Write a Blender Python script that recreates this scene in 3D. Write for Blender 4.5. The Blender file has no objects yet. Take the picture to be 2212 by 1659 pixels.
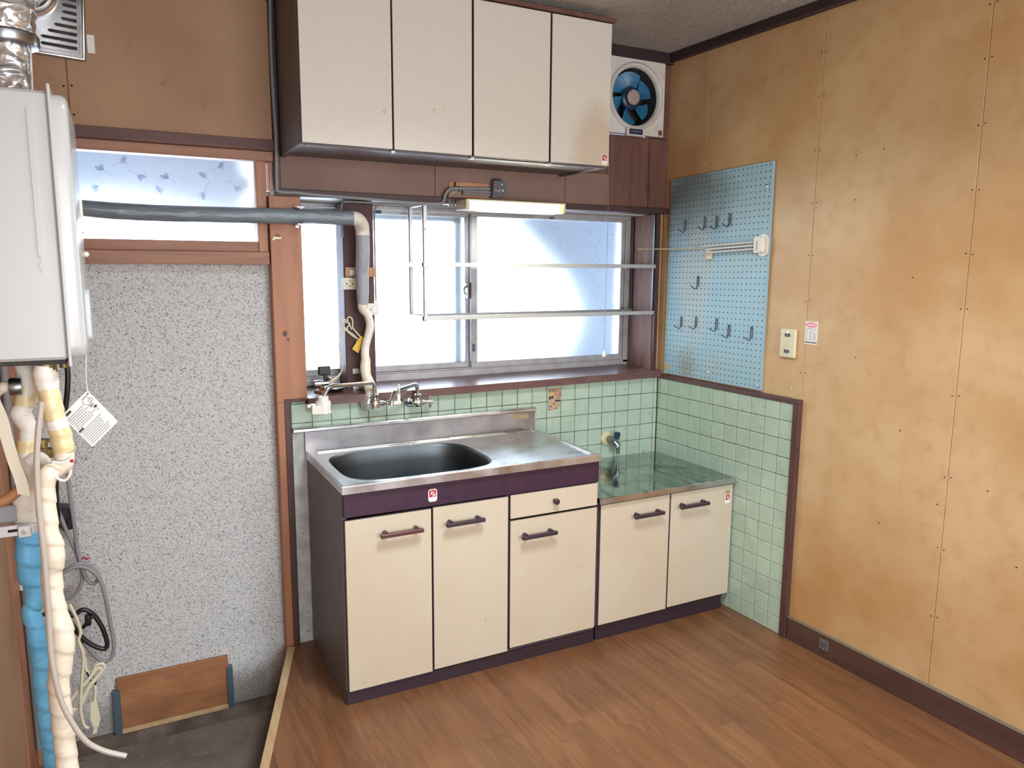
import bpy, bmesh, math, random
from mathutils import Matrix, Vector
random.seed(7)
SC = bpy.context.scene
COL = SC.collection
R = math.radians
PI = math.pi

# ------------------------------------------------------------------ camera
cd = bpy.data.cameras.new('camera'); cam = bpy.data.objects.new('camera', cd); COL.objects.link(cam)
cr = Vector((0.888192, -0.459424, 0.006646)); cu = Vector((0.064221, 0.138454, 0.988284)); cf = Vector((0.454962, 0.87736, -0.152478))
mc = Matrix.Identity(4)
for i in range(3):
    mc[i][0] = cr[i]; mc[i][1] = cu[i]; mc[i][2] = -cf[i]
mc[0][3], mc[1][3], mc[2][3] = -2.392092, -3.019375, 1.547004
cam.matrix_world = mc
cd.sensor_fit = 'HORIZONTAL'; cd.sensor_width = 36.0; cd.lens = 36.0 * 1640.0 / 2212.0
cd.clip_start = 0.05; cd.clip_end = 200
SC.camera = cam

# ------------------------------------------------------------------ world, lights, exposure
w = bpy.data.worlds.new('world'); SC.world = w; w.use_nodes = True
bg = w.node_tree.nodes['Background']; bg.inputs[0].default_value = (0.82, 0.91, 1.0, 1); bg.inputs[1].default_value = 11.0

def area(name, loc, look, sx, sy, power, color=(1, 1, 1), spread=None):
    l = bpy.data.lights.new(name, 'AREA'); l.shape = 'RECTANGLE'; l.size = sx; l.size_y = sy; l.energy = power; l.color = color
    if spread: l.spread = R(spread)
    o = bpy.data.objects.new(name, l); COL.objects.link(o); o.location = loc
    d = Vector(look) - Vector(loc); o.rotation_euler = d.to_track_quat('-Z', 'Y').to_euler()
    return o
sun = bpy.data.lights.new('sun', 'SUN'); sun.energy = 1.0; sun.angle = R(2); sun.color = (1, .95, .88)
so = bpy.data.objects.new('sun', sun); COL.objects.link(so); so.rotation_euler = Vector((-.25, .75, -1)).to_track_quat('-Z', 'Y').to_euler()
area('ceiling_lamp_light', (-1.35, -1.65, 2.47), (-1.35, -1.65, 0), .5, .5, 22, (.9, .96, 1), 140)
area('rear_window_light', (-1.2, -4.5, 1.45), (-1.2, 0, 1.3), 2.6, 1.7, 70, (.88, .95, 1))
area('entry_door_light', (-2.35, -4.45, .75), (-2.1, 0, .5), .75, 1.9, 13, (.88, .95, 1))
SC.view_settings.view_transform = 'Standard'; SC.view_settings.look = 'None'
SC.view_settings.exposure = 0.58; SC.view_settings.gamma = 1.0; SC.view_settings.use_curve_mapping = False
SC.cycles.use_denoising = True
SC.cycles.max_bounces = 8; SC.cycles.diffuse_bounces = 4; SC.cycles.glossy_bounces = 4; SC.cycles.transmission_bounces = 6
SC.cycles.sample_clamp_indirect = 6.0
SC.cycles.caustics_reflective = False; SC.cycles.caustics_refractive = False

# ------------------------------------------------------------------ mesh builder
class MB:
    def __init__(s): s.v = []; s.f = []; s.m = []
    def add(s, vs, fs, mi=0):
        n = len(s.v); s.v += [tuple(p) for p in vs]
        for f in fs: s.f.append(tuple(i + n for i in f)); s.m.append(mi)
        return s
    def box(s, x0, x1, y0, y1, z0, z1, b=0, mi=0):
        if x1 < x0: x0, x1 = x1, x0
        if y1 < y0: y0, y1 = y1, y0
        if z1 < z0: z0, z1 = z1, z0
        b = min(b, (x1 - x0) * .45, (y1 - y0) * .45, (z1 - z0) * .45)
        if b <= 0:
            v = [(x, y, z) for x in (x0, x1) for y in (y0, y1) for z in (z0, z1)]
            f = [(0, 1, 3, 2), (4, 6, 7, 5), (0, 4, 5, 1), (2, 3, 7, 6), (0, 2, 6, 4), (1, 5, 7, 3)]
            return s.add(v, f, mi)
        v = []; idx = {}
        for ix, x in ((0, x0), (1, x1)):
            for iy, y in ((0, y0), (1, y1)):
                for iz, z in ((0, z0), (1, z1)):
                    sx, sy, sz = (b if ix == 0 else -b), (b if iy == 0 else -b), (b if iz == 0 else -b)
                    idx[ix, iy, iz, 0] = len(v); v.append((x, y + sy, z + sz))
                    idx[ix, iy, iz, 1] = len(v); v.append((x + sx, y, z + sz))
                    idx[ix, iy, iz, 2] = len(v); v.append((x + sx, y + sy, z))
        f = []
        q = [(0, 0), (0, 1), (1, 1), (1, 0)]
        for a in (0, 1):
            t = [idx[a, i, j, 0] for i, j in q]; f.append(t if a else t[::-1])
            t = [idx[i, a, j, 1] for i, j in q]; f.append(t[::-1] if a else t)
            t = [idx[i, j, a, 2] for i, j in q]; f.append(t if a else t[::-1])
        for i in (0, 1):
            for j in (0, 1):
                e = [idx[i, j, 0, 0], idx[i, j, 0, 1], idx[i, j, 1, 1], idx[i, j, 1, 0]]; f.append(e)
                e = [idx[i, 0, j, 0], idx[i, 0, j, 2], idx[i, 1, j, 2], idx[i, 1, j, 0]]; f.append(e)
                e = [idx[0, i, j, 1], idx[0, i, j, 2], idx[1, i, j, 2], idx[1, i, j, 1]]; f.append(e)
        for i in (0, 1):
            for j in (0, 1):
                for k in (0, 1): f.append([idx[i, j, k, 0], idx[i, j, k, 1], idx[i, j, k, 2]])
        return s.add(v, f, mi)
    def tube(s, pts, r, n=10, sub=0, caps=True, mi=0, closed=False):
        pts = [Vector(p) for p in pts]
        rs = list(r) if isinstance(r, (list, tuple)) else [r] * len(pts)
        if sub: pts, rs = smooth(pts, rs, sub, closed)
        m = len(pts); rings = []; up = None
        for i in range(m):
            if closed: t = pts[(i + 1) % m] - pts[i - 1]
            else: t = pts[min(i + 1, m - 1)] - pts[max(i - 1, 0)]
            if t.length < 1e-9: t = Vector((0, 0, 1))
            t.normalize()
            if up is None:
                a = Vector((0, 0, 1)) if abs(t.z) < .9 else Vector((0, 1, 0)); up = (a - t * a.dot(t)).normalized()
            else:
                up = up - t * up.dot(t)
                up = up.normalized() if up.length > 1e-6 else t.orthogonal().normalized()
            b = t.cross(up)
            rings.append([pts[i] + (up * math.cos(2 * PI * k / n) + b * math.sin(2 * PI * k / n)) * rs[i] for k in range(n)])
        vs = [p for rg in rings for p in rg]; fs = []
        for i in range(m if closed else m - 1):
            j = (i + 1) % m
            for k in range(n): fs.append((i * n + k, i * n + (k + 1) % n, j * n + (k + 1) % n, j * n + k))
        if caps and not closed:
            fs.append(tuple(range(n))[::-1]); fs.append(tuple((m - 1) * n + k for k in range(n)))
        return s.add(vs, fs, mi)
    def lathe(s, prof, o=(0, 0, 0), axis='z', n=24, mi=0, caps=True):
        # prof: list of (radius, height) along axis
        o = Vector(o); vs = []; fs = []
        for r, h in prof:
            for k in range(n):
                a = 2 * PI * k / n; c, d = r * math.cos(a), r * math.sin(a)
                p = {'z': (c, d, h), 'y': (c, h, d), 'x': (h, c, d)}[axis]
                vs.append(o + Vector(p))
        m = len(prof)
        for i in range(m - 1):
            for k in range(n): fs.append((i * n + k, i * n + (k + 1) % n, (i + 1) * n + (k + 1) % n, (i + 1) * n + k))
        if caps: fs.append(tuple(range(n))[::-1]); fs.append(tuple((m - 1) * n + k for k in range(n)))
        return s.add(vs, fs, mi)
    def prism(s, poly, a, b, axis='y', mi=0):
        # poly: 2D outline; axis y: (x,z) outline extruded y a..b ; axis z: (x,y); axis x: (y,z)
        def P(u, v, h): return {'y': (u, h, v), 'z': (u, v, h), 'x': (h, u, v)}[axis]
        n = len(poly); vs = [P(u, v, a) for u, v in poly] + [P(u, v, b) for u, v in poly]
        fs = [tuple(range(n)), tuple(range(n, 2 * n))[::-1]] + [(i, (i + 1) % n, n + (i + 1) % n, n + i) for i in range(n)]
        return s.add(vs, fs, mi)
    def quad(s, a, b, c, d, mi=0): return s.add([a, b, c, d], [(0, 1, 2, 3)], mi)
    def sphere(s, c, r, n=12, m=8, mi=0):
        c = Vector(c); rr = r if isinstance(r, (tuple, list)) else (r, r, r); vs = []; fs = []
        for i in range(1, m):
            t = PI * i / m
            for k in range(n):
                p = 2 * PI * k / n
                vs.append(c + Vector((rr[0] * math.sin(t) * math.cos(p), rr[1] * math.sin(t) * math.sin(p), rr[2] * math.cos(t))))
        a = len(vs); vs += [c + Vector((0, 0, rr[2])), c - Vector((0, 0, rr[2]))]
        for i in range(m - 2):
            for k in range(n): fs.append((i * n + k, (i + 1) * n + k, (i + 1) * n + (k + 1) % n, i * n + (k + 1) % n))
        for k in range(n): fs.append((a, k, (k + 1) % n)); fs.append((a + 1, (m - 2) * n + (k + 1) % n, (m - 2) * n + k))
        return s.add(vs, fs, mi)
    def xf(s, M, start=0):
        for i in range(start, len(s.v)): s.v[i] = tuple(M @ Vector(s.v[i]))
        return s

def smooth(pts, rs, sub, closed=False):
    n = len(pts); out = []; ro = []
    rng = n if closed else n - 1
    for i in range(rng):
        if closed: p0, p1, p2, p3 = pts[i - 1], pts[i], pts[(i + 1) % n], pts[(i + 2) % n]; r1, r2 = rs[i], rs[(i + 1) % n]
        else: p0, p1, p2, p3 = pts[max(i - 1, 0)], pts[i], pts[i + 1], pts[min(i + 2, n - 1)]; r1, r2 = rs[i], rs[i + 1]
        for k in range(sub):
            t = k / sub
            out.append(.5 * ((2 * p1) + (p2 - p0) * t + (2 * p0 - 5 * p1 + 4 * p2 - p3) * t * t + (3 * p1 - p0 - 3 * p2 + p3) * t ** 3))
            ro.append(r1 + (r2 - r1) * t)
    if not closed: out.append(pts[-1]); ro.append(rs[-1])
    return out, ro

def fillet(pts, rad, n=6):
    pts = [Vector(p) for p in pts]; out = [pts[0]]
    for i in range(1, len(pts) - 1):
        a, b, c = pts[i - 1], pts[i], pts[i + 1]
        r = min(rad, (a - b).length * .48, (c - b).length * .48)
        p, q = b + (a - b).normalized() * r, b + (c - b).normalized() * r
        for k in range(n + 1):
            t = k / n; out.append((1 - t) ** 2 * p + 2 * t * (1 - t) * b + t * t * q)
    out.append(pts[-1]); return out

def rrect(x0, x1, z0, z1, r, n=5):
    o = []
    for cx, cz, a in ((x1 - r, z1 - r, 0), (x0 + r, z1 - r, 90), (x0 + r, z0 + r, 180), (x1 - r, z0 + r, 270)):
        for k in range(n + 1):
            t = R(a + 90 * k / n); o.append((cx + r * math.cos(t), cz + r * math.sin(t)))
    return o

F0 = Matrix.Identity(4)
SK = 0.0350798
FR = Matrix.Rotation(-(PI / 2 - SK), 4, 'Z')      # right wall frame: x = distance from the corner, y = into the wall, z = up
BASE = {}

def link(name, mb, mats, smooth_=False):
    me = bpy.data.meshes.new(name); me.from_pydata(mb.v, [], mb.f)
    if not isinstance(mats, (list, tuple)): mats = [mats]
    for m in mats: me.materials.append(m)
    if len(mats) > 1: me.polygons.foreach_set('material_index', mb.m)
    bm = bmesh.new(); bm.from_mesh(me); bmesh.ops.recalc_face_normals(bm, faces=bm.faces); bm.to_mesh(me); bm.free()
    if smooth_:
        me.polygons.foreach_set('use_smooth', [True] * len(me.polygons)); me.set_sharp_from_angle(angle=R(smooth_ if smooth_ > 1 else 40))
    me.update()
    o = bpy.data.objects.new(name, me); COL.objects.link(o); return o

def tag(o, label=None, cat=None, group=None, kind=None):
    if label: o['label'] = label
    if cat: o['category'] = cat
    if group: o['group'] = group
    if kind: o['kind'] = kind
    return o

def root(name, label=None, cat=None, base=(0, 0, 0), fr=F0, group=None, kind=None):
    o = bpy.data.objects.new(name, None); COL.objects.link(o); o.empty_display_size = .05
    o.matrix_world = fr @ Matrix.Translation(base); BASE[o.name] = Vector(base)
    return tag(o, label, cat, group, kind)

def shift(mb, b): mb.v = [(p[0] - b[0], p[1] - b[1], p[2] - b[2]) for p in mb.v]; return mb

def part(parent, name, mb, mats, sm=False, label=None, kind=None):
    b = BASE[parent.name]; shift(mb, b)
    o = link(name, mb, mats, sm); o.parent = parent; BASE[o.name] = b
    if label: o['label'] = label
    if kind: o['kind'] = kind
    return o

def thing(name, label, cat, mb, mats, base=(0, 0, 0), fr=F0, sm=False, group=None, kind=None):
    b = Vector(base); shift(mb, b); o = link(name, mb, mats, sm); o.matrix_world = fr @ Matrix.Translation(b); BASE[o.name] = b
    return tag(o, label, cat, group, kind)

def struct(name, mb, mats, base=(0, 0, 0), fr=F0, sm=False):
    return thing(name, None, None, mb, mats, base, fr, sm, None, 'structure')

def dup(o, mw=None):
    c = o.copy(); COL.objects.link(c)
    if mw is not None: c.matrix_world = mw
    for ch in list(o.children):
        d = dup(ch); d.parent = c
    return c

def text_mb(s, size, align='CENTER', extr=0.0002, shear=0):
    cu_ = bpy.data.curves.new('t', 'FONT'); cu_.body = s; cu_.size = size; cu_.align_x = align; cu_.align_y = 'CENTER'; cu_.extrude = extr; cu_.shear = shear
    cu_.resolution_u = 3
    o = bpy.data.objects.new('t', cu_); COL.objects.link(o)
    bpy.context.view_layer.update()
    me = o.evaluated_get(bpy.context.evaluated_depsgraph_get()).to_mesh()
    mb = MB(); mb.add([tuple(v.co) for v in me.vertices], [tuple(p.vertices) for p in me.polygons])
    bpy.data.objects.remove(o); bpy.data.curves.remove(cu_)
    return mb

def place_text(mb, s, x, y, z, size, **k):
    # text reads along +x, up +z, facing -y
    t = text_mb(s, size, **k); M = Matrix.Translation((x, y, z)) @ Matrix.Rotation(PI / 2, 4, 'X')
    t.xf(M); mb.add(t.v, t.f); return mb

# ------------------------------------------------------------------ materials
def lin(h):
    if isinstance(h, str):
        h = h.lstrip('#'); c = [int(h[i:i + 2], 16) / 255 for i in (0, 2, 4)]
    else: c = [v / 255 for v in h]
    return tuple((v / 12.92 if v <= .04045 else ((v + .055) / 1.055) ** 2.4) for v in c) + (1,)

def M(name, col, rough=.5, metal=0, layers=(), bump=None, coat=0, rand=0, emis=None, spec=.5, rlayer=None, aniso=0):
    m = bpy.data.materials.new(name); m.use_nodes = True; nt = m.node_tree; N = nt.nodes; L = nt.links
    bs = N['Principled BSDF']; bs.inputs['Roughness'].default_value = rough; bs.inputs['Metallic'].default_value = metal
    bs.inputs['Specular IOR Level'].default_value = spec
    if coat: bs.inputs['Coat Weight'].default_value = coat; bs.inputs['Coat Roughness'].default_value = .12
    tc = N.new('ShaderNodeTexCoord'); oi = N.new('ShaderNodeObjectInfo')
    def coords(sc, rnd=False):
        mp = N.new('ShaderNodeMapping'); mp.inputs['Scale'].default_value = sc if isinstance(sc, (tuple, list)) else (sc, sc, sc)
        if rnd:
            va = N.new('ShaderNodeVectorMath'); va.operation = 'MULTIPLY_ADD'; L.new(oi.outputs['Random'], va.inputs[0]); va.inputs[1].default_value = (7.3, 5.1, 9.7)
            L.new(tc.outputs['Object'], va.inputs[2]); L.new(va.outputs[0], mp.inputs['Vector'])
        else: L.new(tc.outputs['Object'], mp.inputs['Vector'])
        return mp.outputs[0]
    def ramp(sock, lo, hi):
        r = N.new('ShaderNodeMapRange'); r.inputs['From Min'].default_value = lo; r.inputs['From Max'].default_value = hi; r.clamp = True
        L.new(sock, r.inputs['Value']); return r.outputs[0]
    def math_(op, a, b=None):
        n = N.new('ShaderNodeMath'); n.operation = op
        for i, v in enumerate((a, b)):
            if v is None: continue
            if isinstance(v, (int, float)): n.inputs[i].default_value = v
            else: L.new(v, n.inputs[i])
        return n.outputs[0]
    def noise(sc, det=4, dist=0, rnd=False, ro=.55):
        n = N.new('ShaderNodeTexNoise'); n.inputs['Scale'].default_value = 1; n.inputs['Detail'].default_value = det; n.inputs['Distortion'].default_value = dist; n.inputs['Roughness'].default_value = ro
        L.new(coords(sc, rnd), n.inputs['Vector']); return n.outputs['Fac']
    def field(k, a):
        if k == 'noise': return ramp(noise(a['s'], a.get('d', 4), a.get('w', 0), a.get('rnd', False)), a.get('lo', .4), a.get('hi', .6))
        if k == 'line':
            x = noise(a['s'], a.get('d', 1), a.get('w', 2), a.get('rnd', False)); x = math_('ABSOLUTE', math_('SUBTRACT', x, .5)); return ramp(x, a.get('wd', .02), 0)
        if k == 'vor':
            v = N.new('ShaderNodeTexVoronoi'); v.inputs['Scale'].default_value = 1; L.new(coords(a['s'], a.get('rnd', False)), v.inputs['Vector']); return ramp(v.outputs['Distance'], a.get('lo', .3), a.get('hi', .2))
        if k == 'vorc':
            v = N.new('ShaderNodeTexVoronoi'); v.inputs['Scale'].default_value = 1; L.new(coords(a['s']), v.inputs['Vector']); return ramp(v.outputs['Color'], a.get('lo', .5), a.get('hi', .5))
        if k == 'blob':
            mp = N.new('ShaderNodeMapping'); mp.vector_type = 'POINT'
            c, rr = a['c'], a['r']; mp.inputs['Scale'].default_value = tuple(1 / q for q in rr); mp.inputs['Location'].default_value = tuple(-c[i] / rr[i] for i in range(3))
            L.new(tc.outputs['Object'], mp.inputs['Vector']); ln = N.new('ShaderNodeVectorMath'); ln.operation = 'LENGTH'; L.new(mp.outputs[0], ln.inputs[0])
            f = ramp(ln.outputs['Value'], 1.0, a.get('core', .2))
            if 'n' in a: f = ramp(math_('ADD', f, math_('MULTIPLY', math_('SUBTRACT', noise(a['n'], 5), .5), a.get('na', 1.6))), a.get('lo', .3), a.get('hi', .7)); 
            return f
        if k == 'rand': return ramp(oi.outputs['Random'], a.get('lo', 0), a.get('hi', 1))
    rgb = N.new('ShaderNodeRGB'); rgb.outputs[0].default_value = lin(col); cur = rgb.outputs[0]
    for k, a in layers:
        mx = N.new('ShaderNodeMix'); mx.data_type = 'RGBA'; f = field(k, a)
        if a.get('f', 1) != 1: f = math_('MULTIPLY', f, a['f'])
        L.new(f, mx.inputs['Factor']); L.new(cur, mx.inputs['A']); mx.inputs['B'].default_value = lin(a['c2']); cur = mx.outputs['Result']
    if rand:
        h = N.new('ShaderNodeHueSaturation'); L.new(cur, h.inputs['Color']); L.new(math_('ADD', math_('MULTIPLY', oi.outputs['Random'], rand), 1 - rand / 2), h.inputs['Value']); cur = h.outputs[0]
    L.new(cur, bs.inputs['Base Color'])
    if rlayer:
        k, a = rlayer; f = field(k, a); r = N.new('ShaderNodeMapRange'); r.inputs['To Min'].default_value = rough; r.inputs['To Max'].default_value = a['r']; L.new(f, r.inputs['Value']); L.new(r.outputs[0], bs.inputs['Roughness'])
    if bump:
        k, a = bump; bn = N.new('ShaderNodeBump'); bn.inputs['Strength'].default_value = a.get('str', .3); bn.inputs['Distance'].default_value = a.get('dist', .002)
        L.new(field(k, a), bn.inputs['Height']); L.new(bn.outputs[0], bs.inputs['Normal'])
    if emis: bs.inputs['Emission Color'].default_value = lin(emis[0]); bs.inputs['Emission Strength'].default_value = emis[1]
    return m

def pane_mat(name, pattern):
    m = bpy.data.materials.new(name); m.use_nodes = True; nt = m.node_tree; N = nt.nodes; L = nt.links; N.remove(N['Principled BSDF'])
    out = N['Material Output']; tr = N.new('ShaderNodeBsdfTranslucent'); gl = N.new('ShaderNodeBsdfGlossy'); gl.inputs['Roughness'].default_value = .25
    tc = N.new('ShaderNodeTexCoord')
    rf = N.new('ShaderNodeBsdfRefraction'); rf.inputs['IOR'].default_value = 1.35; rf.inputs['Roughness'].default_value = .5
    m1 = N.new('ShaderNodeMixShader'); m1.inputs[0].default_value = .93; L.new(tr.outputs[0], m1.inputs[1]); L.new(rf.outputs[0], m1.inputs[2])
    mx = N.new('ShaderNodeMixShader'); mx.inputs[0].default_value = .05; L.new(m1.outputs[0], mx.inputs[1]); L.new(gl.outputs[0], mx.inputs[2]); L.new(mx.outputs[0], out.inputs[0])
    if pattern:
        # scattered little cross shaped florets pressed in the glass
        v = N.new('ShaderNodeTexVoronoi'); v.inputs['Scale'].default_value = 105; v.distance = 'MANHATTAN'; L.new(tc.outputs['Object'], v.inputs['Vector'])
        n = N.new('ShaderNodeTexNoise'); n.inputs['Scale'].default_value = 22; n.inputs['Detail'].default_value = 2; L.new(tc.outputs['Object'], n.inputs['Vector'])
        a = N.new('ShaderNodeMapRange'); a.inputs['From Min'].default_value = .42; a.inputs['From Max'].default_value = .36; L.new(v.outputs['Distance'], a.inputs['Value'])
        b = N.new('ShaderNodeMapRange'); b.inputs['From Min'].default_value = .56; b.inputs['From Max'].default_value = .6; L.new(n.outputs['Fac'], b.inputs['Value'])
        mu = N.new('ShaderNodeMath'); mu.operation = 'MULTIPLY'; L.new(a.outputs[0], mu.inputs[0]); L.new(b.outputs[0], mu.inputs[1])
        c = N.new('ShaderNodeMix'); c.data_type = 'RGBA'; c.inputs['A'].default_value = (.86, .9, .95, 1); c.inputs['B'].default_value = (.5, .55, .7, 1); L.new(mu.outputs[0], c.inputs['Factor'])
    else:
        n = N.new('ShaderNodeTexNoise'); n.inputs['Scale'].default_value = 30; n.inputs['Detail'].default_value = 6; L.new(tc.outputs['Object'], n.inputs['Vector'])
        c = N.new('ShaderNodeMix'); c.data_type = 'RGBA'; c.inputs['A'].default_value = (.8, .84, .92, 1); c.inputs['B'].default_value = (.9, .93, .97, 1); L.new(n.outputs['Fac'], c.inputs['Factor'])
    L.new(c.outputs['Result'], tr.inputs['Color']); L.new(c.outputs['Result'], rf.inputs['Color'])
    return m

def wood(name, c1, c2, grain=(1, 1, 1), rough=.55, f=1, knots=None, coat=0, rand=0, bump=.15, lo=.35, hi=.65, rnd=False, extra=()):
    ly = [('noise', dict(s=grain, d=6, w=.6, lo=lo, hi=hi, c2=c2, f=f, rnd=rnd)), ('noise', dict(s=tuple(g * .22 for g in grain), d=2, lo=.45, hi=.75, c2=c2, f=f * .6, rnd=rnd))]
    if knots: ly.append(('vor', dict(s=knots[0], lo=knots[1], hi=knots[1] * .4, c2=knots[2], f=.8)))
    ly += list(extra)
    return M(name, c1, rough, layers=ly, bump=('noise', dict(s=grain, d=4, lo=.3, hi=.7, str=bump, dist=.001)), coat=coat, rand=rand)

mt = {}
mt['post'] = wood('post_wood', '#b57d5c', '#9f6a4c', (25, 25, 2.2), .5, knots=((9, 9, 4.5), .1, '#6d402e'), extra=[('blob', dict(c=(-1.823, -.008, 1.285), r=(.012, .05, .015), core=.5, c2='#4a2a22')), ('blob', dict(c=(-1.811, -.008, 1.262), r=(.007, .05, .008), core=.5, c2='#5a3326')), ('blob', dict(c=(-1.838, -.008, 1.655), r=(.013, .05, .014), core=.3, c2='#5a3026'))])
mt['railwood'] = wood('rail_wood', '#a9785c', '#8c5c45', (2.2, 25, 25), .5, knots=((3, 9, 9), .14, '#5f3527'))
mt['lintel'] = wood('lintel_wood', '#6b4740', '#573732', (3, 30, 30), .55)
mt['darktrim'] = wood('dark_trim_wood', '#4c3434', '#3d2729', (4, 20, 4), .5, extra=[('noise', dict(s=60, lo=.62, hi=.75, c2='#6a5250', f=.5))])
mt['vtrim'] = wood('vertical_trim_wood', '#5c3f3a', '#4b302d', (25, 25, 3), .5)
mt['crown'] = wood('crown_wood', '#3f2a2c', '#302024', (3, 20, 20), .55)
mt['pillar'] = wood('pillar_wood', '#573733', '#45292a', (30, 30, 3), .6)
mt['sill'] = wood('sill_wood', '#775a55', '#624543', (4, 26, 26), .3, extra=[('noise', dict(s=(6, 30, 30), lo=.55, hi=.75, c2='#8d7570', f=.6))])
mt['recess'] = wood('recess_board', '#8a675a', '#6d4c42', (40, 40, 3), .65, extra=[('noise', dict(s=(60, 60, 6), lo=.62, hi=.7, c2='#b09a8c', f=.6))])
mt['header'] = M('header_plywood', '#8f7266', .6, layers=[('noise', dict(s=2.5, lo=.35, hi=.7, c2='#7b5f56')), ('noise', dict(s=70, lo=.6, hi=.75, c2='#6c4a40', f=.4))])
mt['stained'] = wood('stained_board', '#745145', '#5f4038', (22, 22, 2.5), .5, extra=[('noise', dict(s=(25, 25, 5), lo=.55, hi=.75, c2='#4a2c26', f=.8))])
mt['leftply'] = M('upper_left_plywood', '#b08969', .6, layers=[('noise', dict(s=2, lo=.35, hi=.7, c2='#9d7659')), ('noise', dict(s=9, lo=.66, hi=.74, c2='#7a553f', f=.45))])
mt['wallply'] = M('wall_plywood', '#cdad84', .42, layers=[('noise', dict(s=1.7, d=3, lo=.38, hi=.66, c2='#ba905e')), ('noise', dict(s=16, d=5, lo=.5, hi=.72, c2='#b0865a', f=.4)),
    ('noise', dict(s=55, d=3, lo=.68, hi=.72, c2='#94704c', f=.25)), ('vor', dict(s=(6, 6, 6), lo=.035, hi=.02, c2='#5a4030', f=.8))], bump=('noise', dict(s=90, str=.08, lo=.3, hi=.7, dist=.001)))
mt['base'] = wood('baseboard_wood', '#5a4139', '#4b342e', (2.5, 20, 20), .5, extra=[('noise', dict(s=40, lo=.7, hi=.75, c2='#85746a', f=.7))])
mt['basetop'] = M('baseboard_top', '#746a5c', .7)
mt['plank'] = wood('floor_plank', '#84593b', '#6d4a30', (30, 2.6, 30), .34, rand=.09, rnd=True, lo=.38, hi=.66, extra=[('line', dict(s=(16, 1.6, 16), d=2, w=1.2, wd=.03, c2='#5f3f2b', f=.5, rnd=True)), ('noise', dict(s=(8, 1.2, 8), d=3, lo=.5, hi=.75, c2='#976a4b', f=.6, rnd=True))])
mt['sub'] = M('subfloor', '#6b4a35', .8)
mt['concrete'] = M('concrete', '#7c736a', .9, layers=[('noise', dict(s=4, lo=.35, hi=.65, c2='#665e57')), ('noise', dict(s=30, lo=.55, hi=.7, c2='#8a8278', f=.5)), ('noise', dict(s=12, lo=.66, hi=.72, c2='#4f4741', f=.6))], bump=('noise', dict(s=60, str=.3, lo=.3, hi=.7, dist=.002)))
mt['curb'] = M('curb_concrete', '#6c6055', .95, layers=[('noise', dict(s=9, lo=.4, hi=.65, c2='#4a4039'))], bump=('noise', dict(s=25, str=.6, lo=.3, hi=.7, dist=.006)))
mt['strip'] = wood('pale_strip', '#cbb08a', '#bb9c74', (30, 4, 30), .6)
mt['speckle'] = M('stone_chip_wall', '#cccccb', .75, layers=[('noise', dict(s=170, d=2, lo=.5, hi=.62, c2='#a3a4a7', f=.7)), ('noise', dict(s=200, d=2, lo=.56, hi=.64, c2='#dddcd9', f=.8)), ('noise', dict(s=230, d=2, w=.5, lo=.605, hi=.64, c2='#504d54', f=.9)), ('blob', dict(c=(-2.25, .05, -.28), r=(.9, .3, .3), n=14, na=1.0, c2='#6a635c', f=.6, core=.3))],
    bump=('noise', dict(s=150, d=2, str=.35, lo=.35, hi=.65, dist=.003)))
mt['grout'] = M('grout', '#a9aca2', .9, layers=[('noise', dict(s=8, lo=.5, hi=.64, c2='#8f8a80')), ('noise', dict(s=30, lo=.6, hi=.72, c2='#6a5c50', f=.7))])
mt['groutd'] = M('dirty_grout', '#8d857a', .9, layers=[('noise', dict(s=5, lo=.36, hi=.56, c2='#54443a')), ('noise', dict(s=30, lo=.52, hi=.7, c2='#33271f', f=.8))])
mt['tile'] = M('glazed_tile', '#b6cbb9', .16, layers=[('noise', dict(s=14, lo=.4, hi=.7, c2='#abc1b0', rnd=True)), ('vor', dict(s=(70, 70, 70), lo=.1, hi=.05, c2='#5b4a3a', f=.75, rnd=True)), ('noise', dict(s=(40, 40, 40), d=2, lo=.66, hi=.72, c2='#8c9c86', f=.5, rnd=True))], rand=.07)
mt['cement'] = M('cement_board', '#cfd1cf', .85, layers=[('noise', dict(s=18, lo=.4, hi=.65, c2='#b4b6b4')), ('vor', dict(s=30, lo=.12, hi=.06, c2='#4d4b48', f=.8))])
mt['ceil'] = M('ceiling_paper', '#cfc6bd', .9, layers=[('noise', dict(s=3, lo=.35, hi=.7, c2='#bdb3aa'))], bump=('noise', dict(s=(26, 60, 26), d=4, w=2.5, str=1.0, lo=.35, hi=.65, dist=.008)))
mt['rear'] = M('rear_wall', '#cbb9a0', .8)
mt['alu'] = M('window_aluminium', '#b9b7ba', .45, .35, layers=[('noise', dict(s=20, lo=.4, hi=.7, c2='#a7a4a8'))])
mt['alub'] = M('aluminium_bright', '#c2c2c4', .4, .6)
mt['steel'] = M('stainless', '#cfcfd1', .22, 1, layers=[('noise', dict(s=9, lo=.4, hi=.7, c2='#bfbfc2')), ('noise', dict(s=60, lo=.62, hi=.7, c2='#e2e2e2', f=.4))], rlayer=('noise', dict(s=7, lo=.35, hi=.7, r=.42)))
mt['steeldark'] = M('stainless_dull', '#a09c9e', .34, 1, layers=[('noise', dict(s=7, lo=.4, hi=.7, c2='#858184')), ('vor', dict(s=45, lo=.12, hi=.06, c2='#cfcfcf', f=.6))], rlayer=('noise', dict(s=9, lo=.4, hi=.7, r=.5)))
mt['basin'] = M('basin_steel', '#666c71', .42, 1, layers=[('noise', dict(s=8, lo=.4, hi=.7, c2='#5a6065'))])
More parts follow.
